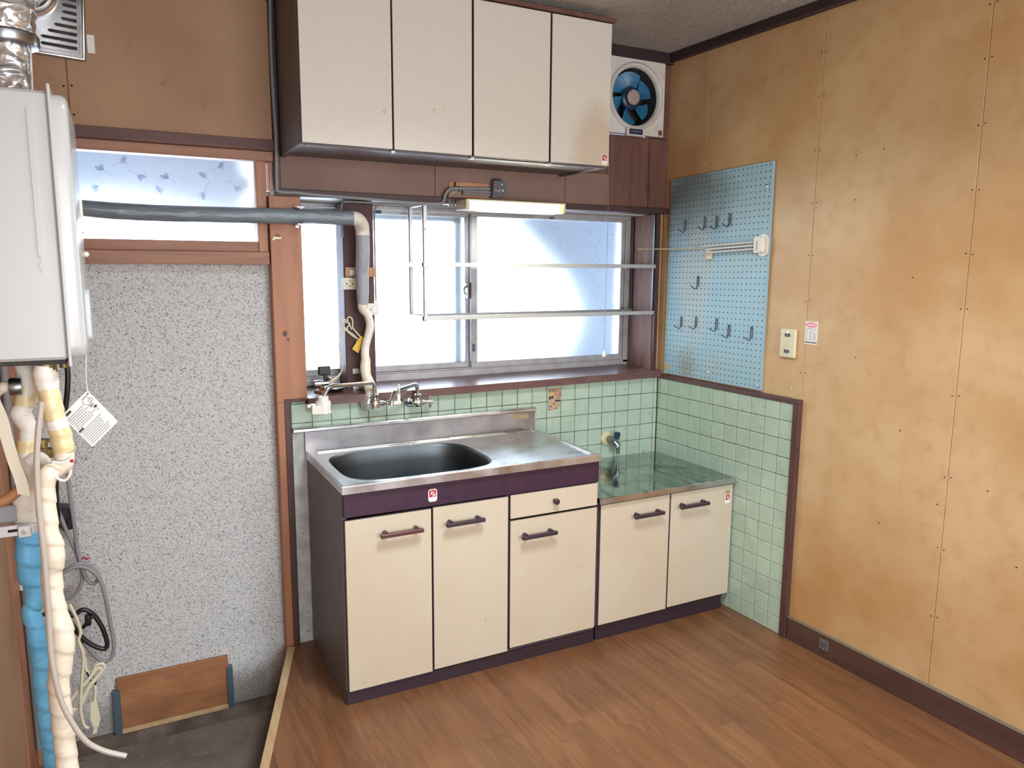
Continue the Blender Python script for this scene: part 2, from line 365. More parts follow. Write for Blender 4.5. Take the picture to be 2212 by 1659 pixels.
mt['gastop'] = M('gas_table_top', '#b5bdba', .1, 1, layers=[('noise', dict(s=(14, 5, 14), d=6, w=1, lo=.56, hi=.66, c2='#4b4a48', f=.8)), ('noise', dict(s=4, lo=.45, hi=.7, c2='#9ca5a3'))], rlayer=('noise', dict(s=6, lo=.5, hi=.75, r=.32)))
mt['chrome'] = M('chrome', '#d8dade', .12, 1)
mt['chromed'] = M('dull_chrome', '#8c8d91', .3, 1)
mt['brass'] = M('old_brass', '#8a7a50', .4, .8)
mt['door'] = M('cream_laminate', '#cabfac', .42, layers=[('line', dict(s=70, d=1, w=2.4, wd=.025, c2='#e2d8c6', f=.6, rnd=True)), ('line', dict(s=52, d=1, w=2.8, wd=.018, c2='#b9ad98', f=.45, rnd=True)), ('noise', dict(s=2.6, lo=.4, hi=.7, c2='#c6b9a2', rnd=True)), ('noise', dict(s=26, d=3, lo=.7, hi=.76, c2='#b39a74', f=.5, rnd=True))],
    bump=('line', dict(s=62, d=1, w=2.2, wd=.02, str=.15, dist=.0008, rnd=True)))
mt['body'] = M('cabinet_side', '#655b5c', .42, layers=[('noise', dict(s=3, lo=.4, hi=.7, c2='#5a5052')), ('noise', dict(s=14, lo=.66, hi=.74, c2='#7a6a58', f=.4))])
mt['fascia'] = M('dark_fascia', '#40283a', .3, layers=[('noise', dict(s=(30, 30, 30), lo=.4, hi=.7, c2='#35223a'))])
mt['kick'] = M('kickboard', '#33262f', .4, layers=[('noise', dict(s=30, lo=.68, hi=.74, c2='#5a4d4d', f=.5))])
mt['handle'] = M('handle_plastic', '#3a2c35', .4)
mt['handlebr'] = M('handle_brown', '#5a3232', .35)
mt['black'] = M('black_plastic', '#17161c', .4)
mt['white'] = M('white_plastic', '#e4e1da', .4)
mt['cream'] = M('cream_plastic', '#d9d2b4', .42, layers=[('noise', dict(s=18, lo=.55, hi=.75, c2='#c6b98c'))])
mt['heater'] = M('white_enamel', '#bdbfc0', .28, coat=.3)
mt['fanw'] = M('fan_plastic', '#d5d2cc', .42, layers=[('noise', dict(s=9, lo=.5, hi=.75, c2='#bfb6a8')), ('vor', dict(s=60, lo=.12, hi=.05, c2='#8a7a66', f=.5))])
mt['fanblue'] = M('fan_blade_blue', '#2f7099', .35, layers=[('noise', dict(s=14, lo=.5, hi=.75, c2='#255a7e'))])
mt['fandark'] = M('fan_dark', '#2a2a30', .7, layers=[('noise', dict(s=30, lo=.45, hi=.7, c2='#4a3c30'))])
mt['fanhub'] = M('hub_disc', '#a89a92', .5, layers=[('noise', dict(s=40, lo=.45, hi=.7, c2='#92827a'))])
mt['peg'] = M('pegboard_paint', '#9abccc', .5, layers=[('noise', dict(s=5, d=5, lo=.5, hi=.8, c2='#a9b8b6', f=.8)), ('blob', dict(c=(.14, 0, .80), r=(.42, 1, .3), n=6, na=.9, core=.1, c2='#717d7b', f=.9)), ('blob', dict(c=(.2, 0, .45), r=(.16, 1, .5), n=5, na=1.1, c2='#b3babb', f=.6)),  # grey blob at top left: grease plus the shadow there, painted together
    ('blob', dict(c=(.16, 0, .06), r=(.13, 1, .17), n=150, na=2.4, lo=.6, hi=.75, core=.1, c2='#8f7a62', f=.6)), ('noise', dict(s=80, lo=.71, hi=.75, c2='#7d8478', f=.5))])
mt['hole'] = M('hole_dark', '#141414', .9)
mt['lag'] = M('grey_vinyl_lagging', '#808c96', .28, layers=[('noise', dict(s=(6, 20, 20), lo=.4, hi=.7, c2='#6c7780'))], bump=('noise', dict(s=(8, 40, 40), w=1, str=.5, lo=.3, hi=.7, dist=.004)))
mt['lagv'] = M('pale_grey_lagging', '#9da0aa', .5, bump=('noise', dict(s=(30, 30, 10), w=1, str=.5, lo=.3, hi=.7, dist=.004)))
mt['wrapw'] = M('white_wrap', '#e9e4dc', .5, layers=[('noise', dict(s=12, lo=.4, hi=.7, c2='#dbd4c8'))], bump=('noise', dict(s=(20, 20, 40), d=2, w=1, str=.25, lo=.3, hi=.7, dist=.004)))
mt['wrapc'] = M('cream_tape_wrap', '#ebe2d0', .5, layers=[('noise', dict(s=9, lo=.4, hi=.7, c2='#e0d3bf'))], bump=('noise', dict(s=(14, 14, 30), d=2, w=1, str=.25, lo=.3, hi=.7, dist=.004)))
mt['tapey'] = M('yellowed_tape', '#dcc998', .3, layers=[('noise', dict(s=30, lo=.4, hi=.7, c2='#e6d9b4'))])
mt['wrapb'] = M('blue_tape_wrap', '#68b0d8', .5, layers=[('noise', dict(s=14, lo=.4, hi=.7, c2='#5a9dc8'))], bump=('noise', dict(s=(14, 14, 30), d=2, w=1, str=.25, lo=.3, hi=.7, dist=.004)))
mt['clear'] = M('clear_vinyl_tube', '#b9b2aa', .12, coat=.5)
mt['greycord'] = M('grey_cord', '#8d8d90', .5)
mt['greydark'] = M('dark_grey_cable', '#5f5c60', .5)
mt['ivory'] = M('ivory_cord', '#d8d3b8', .5)
mt['foil'] = M('aluminium_foil', '#dfe0e2', .22, .8, bump=('noise', dict(s=(17, 17, 30), d=1.5, w=.6, str=.9, lo=.3, hi=.7, dist=.012)))
mt['wet'] = M('white_fabric_hose', '#cfc6b4', .6)
mt['brownhose'] = M('brown_rubber_hose', '#a3714f', .5)
mt['yellow'] = M('yellow_tag', '#e0b93c', .5)
mt['red'] = M('red_print', '#b3243c', .45)
mt['ink'] = M('dark_print', '#3c3a40', .6)
mt['inkl'] = M('grey_print', '#8d8c92', .6)
mt['pink'] = M('pink_print', '#e79aa8', .6)
mt['paper'] = M('white_paper', '#eeebe6', .55)
mt['flyer'] = M('old_flyer', '#b5997c', .6, layers=[('noise', dict(s=45, lo=.45, hi=.7, c2='#cbb795')), ('noise', dict(s=30, lo=.6, hi=.7, c2='#96685a', f=.7))])
mt['flyyel'] = M('flyer_yellow', '#c9b070', .6)
mt['agedtape'] = M('aged_sticker', '#a4946e', .5)
mt['blockw'] = wood('fresh_wood', '#c29069', '#b07c55', (5, 30, 30), .6)
mt['hatch'] = wood('hatch_plywood', '#a9754c', '#8d5d3c', (4, 30, 18), .6, extra=[('noise', dict(s=(4, 4, 9), lo=.55, hi=.7, c2='#7f5a44', f=.6))])
mt['bluerail'] = M('blue_grey_metal', '#566672', .45, .3)
mt['diff'] = M('lit_diffuser', '#ffffff', .4, emis=('#f6ffe8', 60))
mt['diffend'] = M('diffuser_end', '#dcdba0', .4, emis=('#d9dc90', .7))  # weak emission paints the lamp glow falling off at this end
mt['pane'] = pane_mat('frosted_pane', True)
mt['paneleaf'] = pane_mat('leaf_pattern_pane', False)
def leaf_mat(name, c):
    m = bpy.data.materials.new(name); m.use_nodes = True; N = m.node_tree.nodes; N.remove(N['Principled BSDF'])
    t = N.new('ShaderNodeBsdfTransparent'); t.inputs[0].default_value = c; m.node_tree.links.new(t.outputs[0], N['Material Output'].inputs[0]); return m
mt['leafd'] = leaf_mat('etched_leaf_dark', (.72, .74, .8, 1))
mt['leafl'] = leaf_mat('etched_leaf_light', (.86, .87, .9, 1))
mt['screen'] = M('screen_frame', '#8d9da0', .6)
mt['navy'] = M('navy_plastic', '#1d2b4a', .4)
mt['navytap'] = M('navy_tap_handle', '#17324c', .35)
mt['capy'] = M('yellowed_flange', '#d6cca0', .45)
mt['holeb'] = M('brown_square', '#6b443b', .6)
mt['outw'] = M('outdoor_white', '#e8e6e2', .9)
mt['outd'] = M('outdoor_dark', '#3b434f', .9)
mt['putty'] = M('brown_putty', '#8a5a3a', .5)
CV_grey_a = [(-2.5844, -0.04, 0.8901), (-2.5822, -0.04, 0.7656), (-2.5765, -0.04, 0.6471), (-2.5724, -0.04, 0.5442), (-2.5628, -0.04, 0.477), (-2.5526, -0.04, 0.4369), (-2.5353, -0.04, 0.4144), (-2.5184, -0.04, 0.4269), (-2.5208, -0.04, 0.4553), (-2.5421, -0.04, 0.4836), (-2.5723, -0.05, 0.4996), (-2.6042, -0.05, 0.49), (-2.6319, -0.04, 0.464)]
CV_grey_b = [(-2.6233, -0.03, 0.7049), (-2.6005, -0.03, 0.6137), (-2.5789, -0.03, 0.5384), (-2.5693, -0.03, 0.4918), (-2.5657, -0.03, 0.4391), (-2.5802, -0.03, 0.3965), (-2.6033, -0.03, 0.3749), (-2.6335, -0.03, 0.3707)]
CV_grey_c = [(-2.6332, -0.06, 0.4701), (-2.6039, -0.06, 0.4868), (-2.5696, -0.06, 0.4925), (-2.5379, -0.06, 0.4746), (-2.5118, -0.06, 0.4333), (-2.4976, -0.06, 0.3604), (-2.4891, -0.06, 0.2648), (-2.4828, -0.06, 0.1791), (-2.4934, -0.06, 0.1312), (-2.5179, -0.06, 0.121), (-2.5455, -0.06, 0.1493), (-2.575, -0.06, 0.2079), (-2.6018, -0.06, 0.2774)]
CV_black_a = [(-2.5229, -0.8, 1.301), (-2.5153, -0.8, 1.2793), (-2.5206, -0.8, 1.2199), (-2.5325, -0.8, 1.1547), (-2.5409, -0.8, 1.0949), (-2.5707, -0.6, 0.9827), (-2.5854, -0.5, 0.8905), (-2.5935, -0.4, 0.7913), (-2.6083, -0.35, 0.6958), (-2.6215, -0.35, 0.584), (-2.6271, -0.3, 0.4247), (-2.614, -0.3, 0.374)]
CV_black_b = [(-2.6144, -0.3, 0.4759), (-2.6041, -0.3, 0.4389), (-2.5849, -0.3, 0.4156), (-2.5576, -0.3, 0.4306), (-2.5298, -0.3, 0.4102), (-2.5074, -0.3, 0.3631), (-2.4949, -0.3, 0.3062), (-2.5006, -0.3, 0.2828), (-2.5218, -0.3, 0.2895), (-2.5521, -0.3, 0.3179), (-2.576, -0.3, 0.3558), (-2.5964, -0.3, 0.4021)]
CV_black_c = [(-2.6626, -0.34, 0.5421), (-2.6758, -0.34, 0.4987), (-2.6908, -0.34, 0.4634), (-2.6868, -0.34, 0.4518), (-2.6567, -0.34, 0.4546), (-2.6385, -0.34, 0.4631)]
CV_ivory_a = [(-2.5902, -0.33, 0.4691), (-2.5744, -0.33, 0.4184), (-2.5662, -0.33, 0.3688), (-2.5735, -0.33, 0.3385), (-2.5639, -0.33, 0.2879), (-2.5739, -0.33, 0.2012), (-2.5845, -0.33, 0.1058), (-2.5793, -0.33, 0.0465), (-2.5671, -0.33, 0.0296)]
CV_ivory_b = [(-2.5605, -0.31, 0.2693), (-2.5607, -0.31, 0.2285), (-2.5448, -0.31, 0.1866), (-2.5393, -0.31, 0.1487), (-2.5455, -0.31, 0.0971)]
CV_ivory_c = [(-2.6117, -0.32, 0.1374), (-2.5831, -0.32, 0.169), (-2.5501, -0.32, 0.203), (-2.5304, -0.32, 0.2373), (-2.5114, -0.32, 0.2391), (-2.51, -0.32, 0.219), (-2.5378, -0.32, 0.1866), (-2.56, -0.32, 0.1562), (-2.5789, -0.32, 0.1152), (-2.5933, -0.32, 0.0994), (-2.6138, -0.32, 0.1084), (-2.6152, -0.32, 0.1252), (-2.5933, -0.32, 0.1553), (-2.5576, -0.32, 0.1918), (-2.5256, -0.32, 0.2279), (-2.5184, -0.32, 0.2146), (-2.5475, -0.32, 0.1826), (-2.5714, -0.32, 0.1461), (-2.5872, -0.32, 0.1109), (-2.6111, -0.32, 0.0896)]
CV_tie = [(-2.5585, -0.315, 0.219), (-2.55, -0.315, 0.1872), (-2.5377, -0.315, 0.1708), (-2.5399, -0.315, 0.1978)]
CV_cream = [(-2.5342, -1.17, 1.3476), (-2.5359, -1.17, 1.3145), (-2.5329, -1.17, 1.2867), (-2.53, -1.17, 1.2588), (-2.5243, -1.17, 1.2214), (-2.5162, -1.17, 1.1804), (-2.5133, -1.17, 1.1496), (-2.516, -1.17, 1.1244), (-2.5306, -1.17, 1.1118), (-2.5448, -1.19, 1.1083), (-2.5517, -1.19, 1.083), (-2.5531, -1.19, 1.0426), (-2.5526, -1.19, 0.9811), (-2.5486, -1.19, 0.9547), (-2.5479, -1.19, 0.9286), (-2.5552, -1.18, 0.8844), (-2.5556, -1.18, 0.8209), (-2.5464, -1.18, 0.7437), (-2.5511, -1.18, 0.6905), (-2.561, -1.18, 0.6272), (-2.5606, -1.18, 0.5717), (-2.5602, -1.18, 0.5156), (-2.5586, -1.18, 0.4255), (-2.558, -1.18, 0.3319)]
CV_white = [(-2.5794, -1.1, 1.3421), (-2.5761, -1.1, 1.3198), (-2.5763, -1.1, 1.2946), (-2.5791, -1.1, 1.2695), (-2.5836, -1.1, 1.2444), (-2.5926, -1.1, 1.2268), (-2.5879, -1.1, 1.2111), (-2.5807, -1.1, 1.193), (-2.5844, -1.1, 1.1676), (-2.5881, -1.1, 1.1421), (-2.5867, -1.1, 1.116), (-2.5915, -1.1, 1.0748), (-2.5982, -1.1, 1.0336), (-2.6023, -1.1, 1.0025), (-2.6022, -1.1, 0.9813), (-2.6021, -1.1, 0.96)]
CV_blue = [(-2.6026, -1.1, 0.9643), (-2.6033, -1.1, 0.9441), (-2.6041, -1.1, 0.912), (-2.6052, -1.1, 0.8636), (-2.6006, -1.1, 0.8432), (-2.5997, -1.1, 0.808), (-2.6074, -1.1, 0.7766), (-2.6034, -1.1, 0.737), (-2.6, -1.1, 0.6635), (-2.5997, -1.1, 0.5954), (-2.5966, -1.1, 0.5026), (-2.5936, -1.1, 0.4316), (-2.5914, -1.1, 0.36), (-2.5909, -1.1, 0.2639)]
CV_tee_branch = [(-2.5846, -1.12, 1.1205), (-2.5686, -1.12, 1.129), (-2.5566, -1.12, 1.1173), (-2.5511, -1.12, 1.0979)]
CV_corr_hose = [(-2.656, -1.14, 1.2518), (-2.6296, -1.14, 1.2811), (-2.6125, -1.14, 1.2917), (-2.593, -1.14, 1.2904)]
CV_flat_hose = [(-2.6299, -1.2, 1.2882), (-2.6166, -1.2, 1.2397), (-2.6102, -1.2, 1.191), (-2.6022, -1.2, 1.1414), (-2.5932, -1.2, 1.1009), (-2.5899, -1.2, 1.0707)]
CV_brown_hose = [(-2.6611, -1.17, 1.0472), (-2.6365, -1.17, 1.0537), (-2.6153, -1.17, 1.0638), (-2.5973, -1.17, 1.0836), (-2.5966, -1.17, 1.1036)]
CV_steel_tube = [(-2.5399, -1.25, 1.2725), (-2.5453, -1.25, 1.2426), (-2.5513, -1.25, 1.205), (-2.558, -1.25, 1.1481), (-2.5608, -1.25, 1.0903), (-2.5612, -1.25, 1.0316), (-2.5599, -1.25, 0.9619), (-2.5603, -1.25, 0.8915), (-2.5614, -1.25, 0.8203), (-2.5634, -1.25, 0.7484), (-2.5614, -1.25, 0.6956), (-2.5542, -1.25, 0.6323), (-2.5393, -1.25, 0.5776), (-2.5144, -1.25, 0.5212), (-2.4811, -1.25, 0.4866), (-2.4399, -1.25, 0.4614)]
CV_string = [(-2.468, -1.0, 1.3535), (-2.4688, -1.0, 1.3014), (-2.4685, -1.0, 1.2509)]
CV_tag = [(-2.4673, -1.0, 1.2541), (-2.4086, -1.0, 1.1747), (-2.4699, -1.0, 1.1185), (-2.5249, -1.0, 1.1971)]
CV_conduit = [(-2.7469, -0.03, 0.554), (-2.7503, -0.03, 0.3348), (-2.7526, -0.03, 0.1275), (-2.7508, -0.03, -0.1799)]
CV_duct_low = [(-2.5685, -1.05, 1.9015), (-2.5635, -1.05, 1.985)]
CV_duct_up = [(-2.5558, -1.05, 1.9997), (-2.5446, -1.05, 2.1414)]
CV_ring = [(-2.5524, -1.05, 2.0121)]
CV_cord_pull = [(-0.3671, -0.05, 2.1228), (-0.3628, -0.05, 1.1486)]
CV_pillar_coil_a = [(-1.5449, 0.07, 1.3094), (-1.5676, 0.07, 1.3291), (-1.5794, 0.07, 1.318), (-1.5686, 0.07, 1.291), (-1.5288, 0.07, 1.2552), (-1.492, 0.07, 1.2345)]
CV_pillar_coil_b = [(-1.5391, 0.065, 1.2867), (-1.5574, 0.065, 1.3291), (-1.5436, 0.065, 1.3383), (-1.5344, 0.065, 1.319), (-1.535, 0.065, 1.2942), (-1.5105, 0.065, 1.2627), (-1.4856, 0.065, 1.2309)]
CV_pillar_coil_c = [(-1.5665, 0.07, 1.2986), (-1.5725, 0.07, 1.2873), (-1.5868, 0.07, 1.2573), (-1.5919, 0.07, 1.2155), (-1.5855, 0.07, 1.1672), (-1.5808, 0.07, 1.1284), (-1.5911, 0.07, 1.1038)]
CV_plug = [(-1.5891, 0.07, 1.1076), (-1.605, 0.07, 1.0911), (-1.6246, 0.07, 1.0788), (-1.6364, 0.07, 1.068)]
CV_pullend = [(-0.3649, -0.05, 1.1311)]
CV_ytag = [(-1.5036, 0.055, 1.2613), (-1.4824, 0.055, 1.2413), (-1.5171, 0.055, 1.1887), (-1.542, 0.055, 1.2071)]
CV_cable_m = [(-1.8309, -0.02, 2.5252), (-1.8354, -0.02, 2.335), (-1.8337, -0.02, 2.1741), (-1.8302, -0.02, 2.0104), (-1.8335, -0.02, 1.8432), (-1.8243, -0.02, 1.8201), (-1.7628, -0.02, 1.8197), (-1.6579, -0.02, 1.8145), (-1.4747, -0.02, 1.8089), (-1.3401, -0.02, 1.804), (-1.1896, -0.02, 1.8032), (-1.1627, -0.02, 1.8156), (-1.1542, -0.02, 1.8422), (-1.1333, -0.02, 1.8657), (-1.0957, -0.02, 1.8695), (-0.9498, -0.02, 1.8751)]
CV_cable_2 = [(-1.5942, -0.015, 1.7932), (-1.5945, -0.015, 1.7826)]
CV_cable_n = [(-1.1296, 0.0, 1.7938), (-1.1314, 0.0, 1.8354), (-1.1124, 0.0, 1.859), (-1.0658, 0.0, 1.8632), (-0.9401, 0.0, 1.8618)]
CV_cable_o = [(-1.1149, 0.0, 1.7944), (-1.1147, 0.0, 1.8267), (-1.0977, 0.0, 1.8445), (-1.0659, 0.0, 1.8499), (-0.9401, 0.0, 1.8502)]
CV_cable_p = [(-1.58, 0.02, 1.7713), (-1.5831, 0.02, 1.7926), (-1.5569, 0.02, 1.8027), (-1.4627, 0.02, 1.8015), (-1.3657, 0.02, 1.802), (-1.2558, 0.02, 1.7993), (-1.1423, 0.02, 1.7965), (-1.1212, 0.02, 1.7974)]
CV_cable_q = [(-1.4503, 0.04, 1.741), (-1.4495, 0.04, 1.7778), (-1.4336, 0.04, 1.7968), (-1.3591, 0.04, 1.8), (-1.2586, 0.04, 1.7968), (-1.1552, 0.04, 1.7934)]
CV_rod = [(-0.2103, -0.08, 1.6334), (-0.0316, -0.32, 1.6404)]
CV_hall_hook = [(-1.8549, 0.02, 1.6377), (-1.8238, 0.02, 1.6419)]
CV_tissue_ring = [(0.8777, 0.0, 0.8684)]
# ================================================================== the setting
P_ = 0.0775; TOP = 1.003; CEIL = 2.545; LOW = -0.26
EX = lambda y: -1.843 + .3125 * (y + .04)        # diagonal edge of the raised wooden floor
RX = lambda y: -y * math.tan(SK)                 # right wall line (tile face)

def clip(poly, fn):
    out = []
    for i in range(len(poly)):
        a, b = poly[i - 1], poly[i]; fa, fb = fn(a), fn(b)
        if (fa >= 0) != (fb >= 0):
            t = fa / (fa - fb); out.append((a[0] + (b[0] - a[0]) * t, a[1] + (b[1] - a[1]) * t))
        if fb >= 0: out.append(b)
    return out

# floor: raised wooden boards
fl = struct('floor', MB().prism([(EX(-4.58), -4.58), (RX(-4.58) + .022, -4.58), (.022, 0.003), (EX(0), 0.0)], -.05, -.0125, 'z'), mt['sub'])
x = -3.3; k = 0
while x < .2:
    y = .0 - random.random() * .55
    ys = [0.0]
    while y > -4.58:
        if ys[-1] - y > .12: ys.append(y)
        y -= .91
    ys.append(-4.58)
    for a, b in zip(ys, ys[1:]):
        g = .0002
        p = [(x + g, b + g), (x + .09 - g, b + g), (x + .09 - g, a - g), (x + g, a - g)]
        p = clip(p, lambda q: q[0] - EX(q[1]) - .002); p = clip(p, lambda q: RX(q[1]) + .021 - q[0]) if len(p) > 2 else p
        if len(p) > 2: part(fl, 'plank', MB().prism(p, -.0125, 0, 'z'), mt['plank'])
    x += .09
# pale edge strip and riser
d = Vector((-.3125, -1, 0)).normalized(); n2 = Vector((-d.y, d.x, 0))      # n2 points to the wood side (+x)
A = Vector((EX(-.03), -.03, 0)); B = Vector((EX(-3.0), -3.0, 0))
def strip(a, b, w0, w1, z0, z1):
    q = [a + n2 * w0, b + n2 * w0, b + n2 * w1, a + n2 * w1]
    return MB().prism([(v.x, v.y) for v in q], z0, z1, 'z')
if n2.x < 0: n2 = -n2
struct('trim_1', strip(A, B, -.024, .004, -.02, .004), mt['strip'])
struct('trim_2', strip(A, B, -.014, .0, LOW, -.021), mt['vtrim'])
# concrete floor of the entry, lower than the boards
struct('floor.001', MB().box(-2.78, -1.79, -4.58, .06, LOW - .1, LOW), mt['concrete'])
struct('trim_3', MB().prism([(-.012, LOW), (.055, LOW), (.055, LOW + .035), (.02, LOW + .03)], -2.71, -1.88, 'x'), mt['curb'])

# ---- back wall
wb = root('wall_back', kind='structure')
part(wb, 'masonry', MB().box(-1.828, .06, .004, .1, -.05, 1.0).box(-1.828, -1.75, .004, .1, 1.0, 1.016), mt['groutd'])
part(wb, 'masonry', MB().box(-1.84, .2, .012, .1, 1.833, 2.157).box(-1.84, -.36, .012, .1, 2.157, CEIL).box(-.05, .2, .012, .1, 2.157, CEIL).box(-.36, -.05, .012, .1, 2.49, CEIL), mt['stained'])
part(wb, 'masonry', MB().box(-2.78, -1.84, .012, .1, 2.0, CEIL), mt['leftply'])
part(wb, 'masonry', MB().box(-.012, .14, .03, .1, 1.0, 1.833), mt['wallply'])
for a, b, m in ((-1.815, -1.19, 'header'), (-1.19, -.56, 'header'), (-.56, -.325, 'header')):
    part(wb, 'plywood_panel', MB().box(a + .001, b - .001, .004, .012, 1.833, 1.975, .001), mt[m])
for a, b in ((-.325, -.095), (-.095, .018)):
    part(wb, 'stained_board', MB().box(a + .0015, b - .0015, .003, .012, 1.833, 2.155, .002), mt['stained'])
part(wb, 'stained_board', MB().box(-.57, -.375, .004, .012, 1.98, 2.49), mt['stained'])
part(wb, 'stained_board', MB().box(-.372, .03, .006, .012, 2.49, 2.51), mt['stained'])
part(wb, 'stained_board', MB().box(-.045, .03, .003, .012, 2.157, 2.49), mt['stained'])
for a, b in ((-2.78, -2.493), (-2.491, -1.838)):
    part(wb, 'plywood_panel', MB().box(a + .001, b - .001, .003, .012, 2.006, CEIL - .05, .001), mt['leftply'])
nl = MB()
for zz in (2.04, 2.13, 2.3, 2.42):
    for s in (-.012, .012): nl.lathe([(.0035, .001), (.0035, .0035)], (-2.492 + s, 0, zz + random.uniform(-.004, .004)), 'y', 6)
part(wb, 'nail_heads', nl, mt['hole'], kind='stuff')
part(wb, 'stone_chip_panel', MB().box(-2.72, -1.862, .05, .1, LOW, 1.552), mt['speckle'])
part(wb, 'cement_board', MB().box(-1.808, -1.70, -.001, .004, 0, .9), mt['cement'])
# glazed tiles (one mesh per size, shared)
TC = {}
def tile(parent, fr, x0, x1, z0, z1, y):
    g = .0014; key = (round(x1 - x0, 4), round(z1 - z0, 4))
    if key not in TC:
        w_, h_ = (x1 - x0) / 2 - g, (z1 - z0) / 2 - g
        o = link('tile', MB().box(-w_, w_, 0, .006, -h_, h_, .0016), mt['tile']); TC[key] = o
    else: o = TC[key].copy(); o.name = 'tile'; COL.objects.link(o)
    o.parent = parent
    o.matrix_parent_inverse = Matrix.Identity(4)
    o.location = (Vector(((x0 + x1) / 2, y + random.uniform(-.0004, .0004), (z0 + z1) / 2)) - BASE[parent.name])
    o.rotation_euler = (random.uniform(-.004, .004), 0, random.uniform(-.006, .006))
xs = [-.002, -.0225] + [-.0225 - P_ * k for k in range(1, 24)]
xs = [v for v in xs if v > -1.80] + [-1.81]
for i in range(len(xs) - 1):
    rows = 2 if xs[i] < -.74 else 6
    for r in range(rows):
        tile(wb, F0, xs[i + 1], xs[i], TOP - P_ * (r + 1), TOP - P_ * r, 0)
tile(wb, F0, -1.81, -1.752, TOP, TOP + .011, 0)

# ---- right wall
wr = root('wall_right', fr=FR, kind='structure')
part(wr, 'masonry', MB().box(-.1, 4.7, .024, .12, -.06, CEIL + .05), mt['grout'])
sx = [-.02, .262, .868, 1.487, 2.093, 2.7, 3.306, 3.9, 4.7]
for a, b in zip(sx, sx[1:]):
    part(wr, 'plywood_sheet', MB().box(a + .0008, b - .0008, .016, .024, .02 if a > .8 else .98, CEIL, .0012), mt['wallply'])
nl = MB()
for a in (.868, 1.487, 2.093):
    for zz in (1.13, 1.42, 1.6, 1.8, 2.0, 2.2, 2.36) + ((.35, .6, .85) if a > .9 else ()):
        for s in (-.011, .011): nl.lathe([(.0022, .0145), (.0022, .0165)], (a + s, 0, zz + random.uniform(-.02, .02) * (s > 0) * .2), 'y', 6)
for (a, zz) in ((1.04, 1.96), (1.15, 1.97), (1.05, 1.8), (1.1, 1.22), (1.3, 1.52), (1.62, .84), (1.46, .75), (1.73, .62), (1.25, .62)):
    nl.lathe([(.0024, .0145), (.0024, .0165)], (a, 0, zz), 'y', 6)
part(wr, 'nail_heads', nl, mt['hole'], kind='stuff')
part(wr, 'masonry', MB().box(0, .46, .004, .016, .0, 1.01).box(.46, .86, .004, .016, .62, 1.01), mt['groutd'])
part(wr, 'masonry', MB().box(.46, .86, .004, .016, .0, .62), mt['grout'])
cs = [.001, .076] + [.076 + P_ * k for k in range(1, 10)] + [.844]
for i in range(len(cs) - 1):
    for r in range(13):
        z1 = TOP - P_ * r; z0 = max(z1 - P_, .001)
        tile(wr, FR, cs[i], cs[i + 1], z0, z1, 0)
struct('trim_4', MB().box(.0, .878, -.007, .016, TOP, TOP + .02, .002).box(.846, .878, -.007, .016, 0, TOP, .002), mt['vtrim'], fr=FR)
bb = root('baseboard_right', fr=FR, kind='structure')
part(bb, 'board', MB().box(.88, 4.6, .002, .016, 0, .094, .002), mt['base'])
part(bb, 'top_edge', MB().box(.88, 4.6, .0, .016, .094, .099, .001), mt['basetop'])
struct('trim_5', MB().box(-.02, 4.6, -.012, .016, CEIL - .04, CEIL, .002), mt['crown'], fr=FR)
struct('trim_6', MB().box(-1.84, .02, -.016, .012, CEIL - .05, CEIL, .002), mt['crown'])

# ---- ceiling, left and rear wall
struct('ceiling', MB().box(-2.9, .35, -4.6, .12, CEIL, CEIL + .05), mt['ceil'])
wl = root('wall_left', kind='structure')
part(wl, 'plywood_sheet', MB().box(-2.86, -2.76, -4.6, -.19, LOW, CEIL), mt['leftply'])
part(wl, 'corner_post', MB().box(-2.86, -2.755, -.19, .05, LOW, CEIL, .002), mt['post'])
struct('trim_7', MB().box(-2.755, -2.712, .0, .06, LOW, 2.0, .002), mt['post'])
struct('wall_rear', MB().box(-2.9, .35, -4.7, -4.6, LOW, CEIL), mt['rear'])

# ---- post, lintels, window surround
struct('trim_8', MB().box(-1.863, -1.746, -.008, .17, 1.016, 1.806, .002).box(-1.863, -1.828, -.008, .17, LOW, 1.016, .002), mt['post'])
struct('trim_9', MB().box(-1.838, .02, -.014, .1, 1.806, 1.832, .0015), mt['darktrim'])                         # lintel edge
struct('trim_10', MB().box(-1.838, -1.817, -.012, .012, 1.832, CEIL - .05, .001), mt['darktrim'])
struct('trim_11', MB().box(-1.836, -1.812, -.012, .004, 0, 1.028, .0015).box(-1.812, -1.752, -.012, .004, 1.0145, 1.028, .0015), mt['vtrim'])
struct('trim_12', MB().box(-2.72, -1.838, -.014, .05, 1.966, 2.006, .0015), mt['lintel'])
struct('trim_13', MB().box(-2.712, -1.868, -.006, .06, 1.549, 1.596, .0015), mt['railwood'])
# window board, its top rising a little to the right
sb = MB(); c8 = [(-1.746, -.03, .996), (.0, -.03, 1.008), (.0, .26, 1.008), (-1.746, .26, .996), (-1.746, -.03, 1.028), (.0, -.03, 1.042), (.0, .26, 1.054), (-1.746, .26, 1.04)]
sb.add(c8, [(3, 2, 1, 0), (4, 5, 6, 7), (0, 1, 5, 4), (1, 2, 6, 5), (2, 3, 7, 6), (3, 0, 4, 7)])
struct('trim_14', sb, mt['sill'])
struct('trim_15', MB().box(-1.56, -1.432, .09, .2, 1.028, 1.803, .002), mt['pillar'])
struct('trim_16', MB().box(-1.746, -.012, .1, .26, 1.803, 1.832), mt['outw'])                                   # head board, painted pale
struct('trim_17', MB().box(-.046, -.026, .01, .26, 1.038, 1.803), mt['recess'])
struct('trim_18', MB().box(-.04, -.02, -.006, .012, 1.03, 1.806, .001), mt['darktrim'])
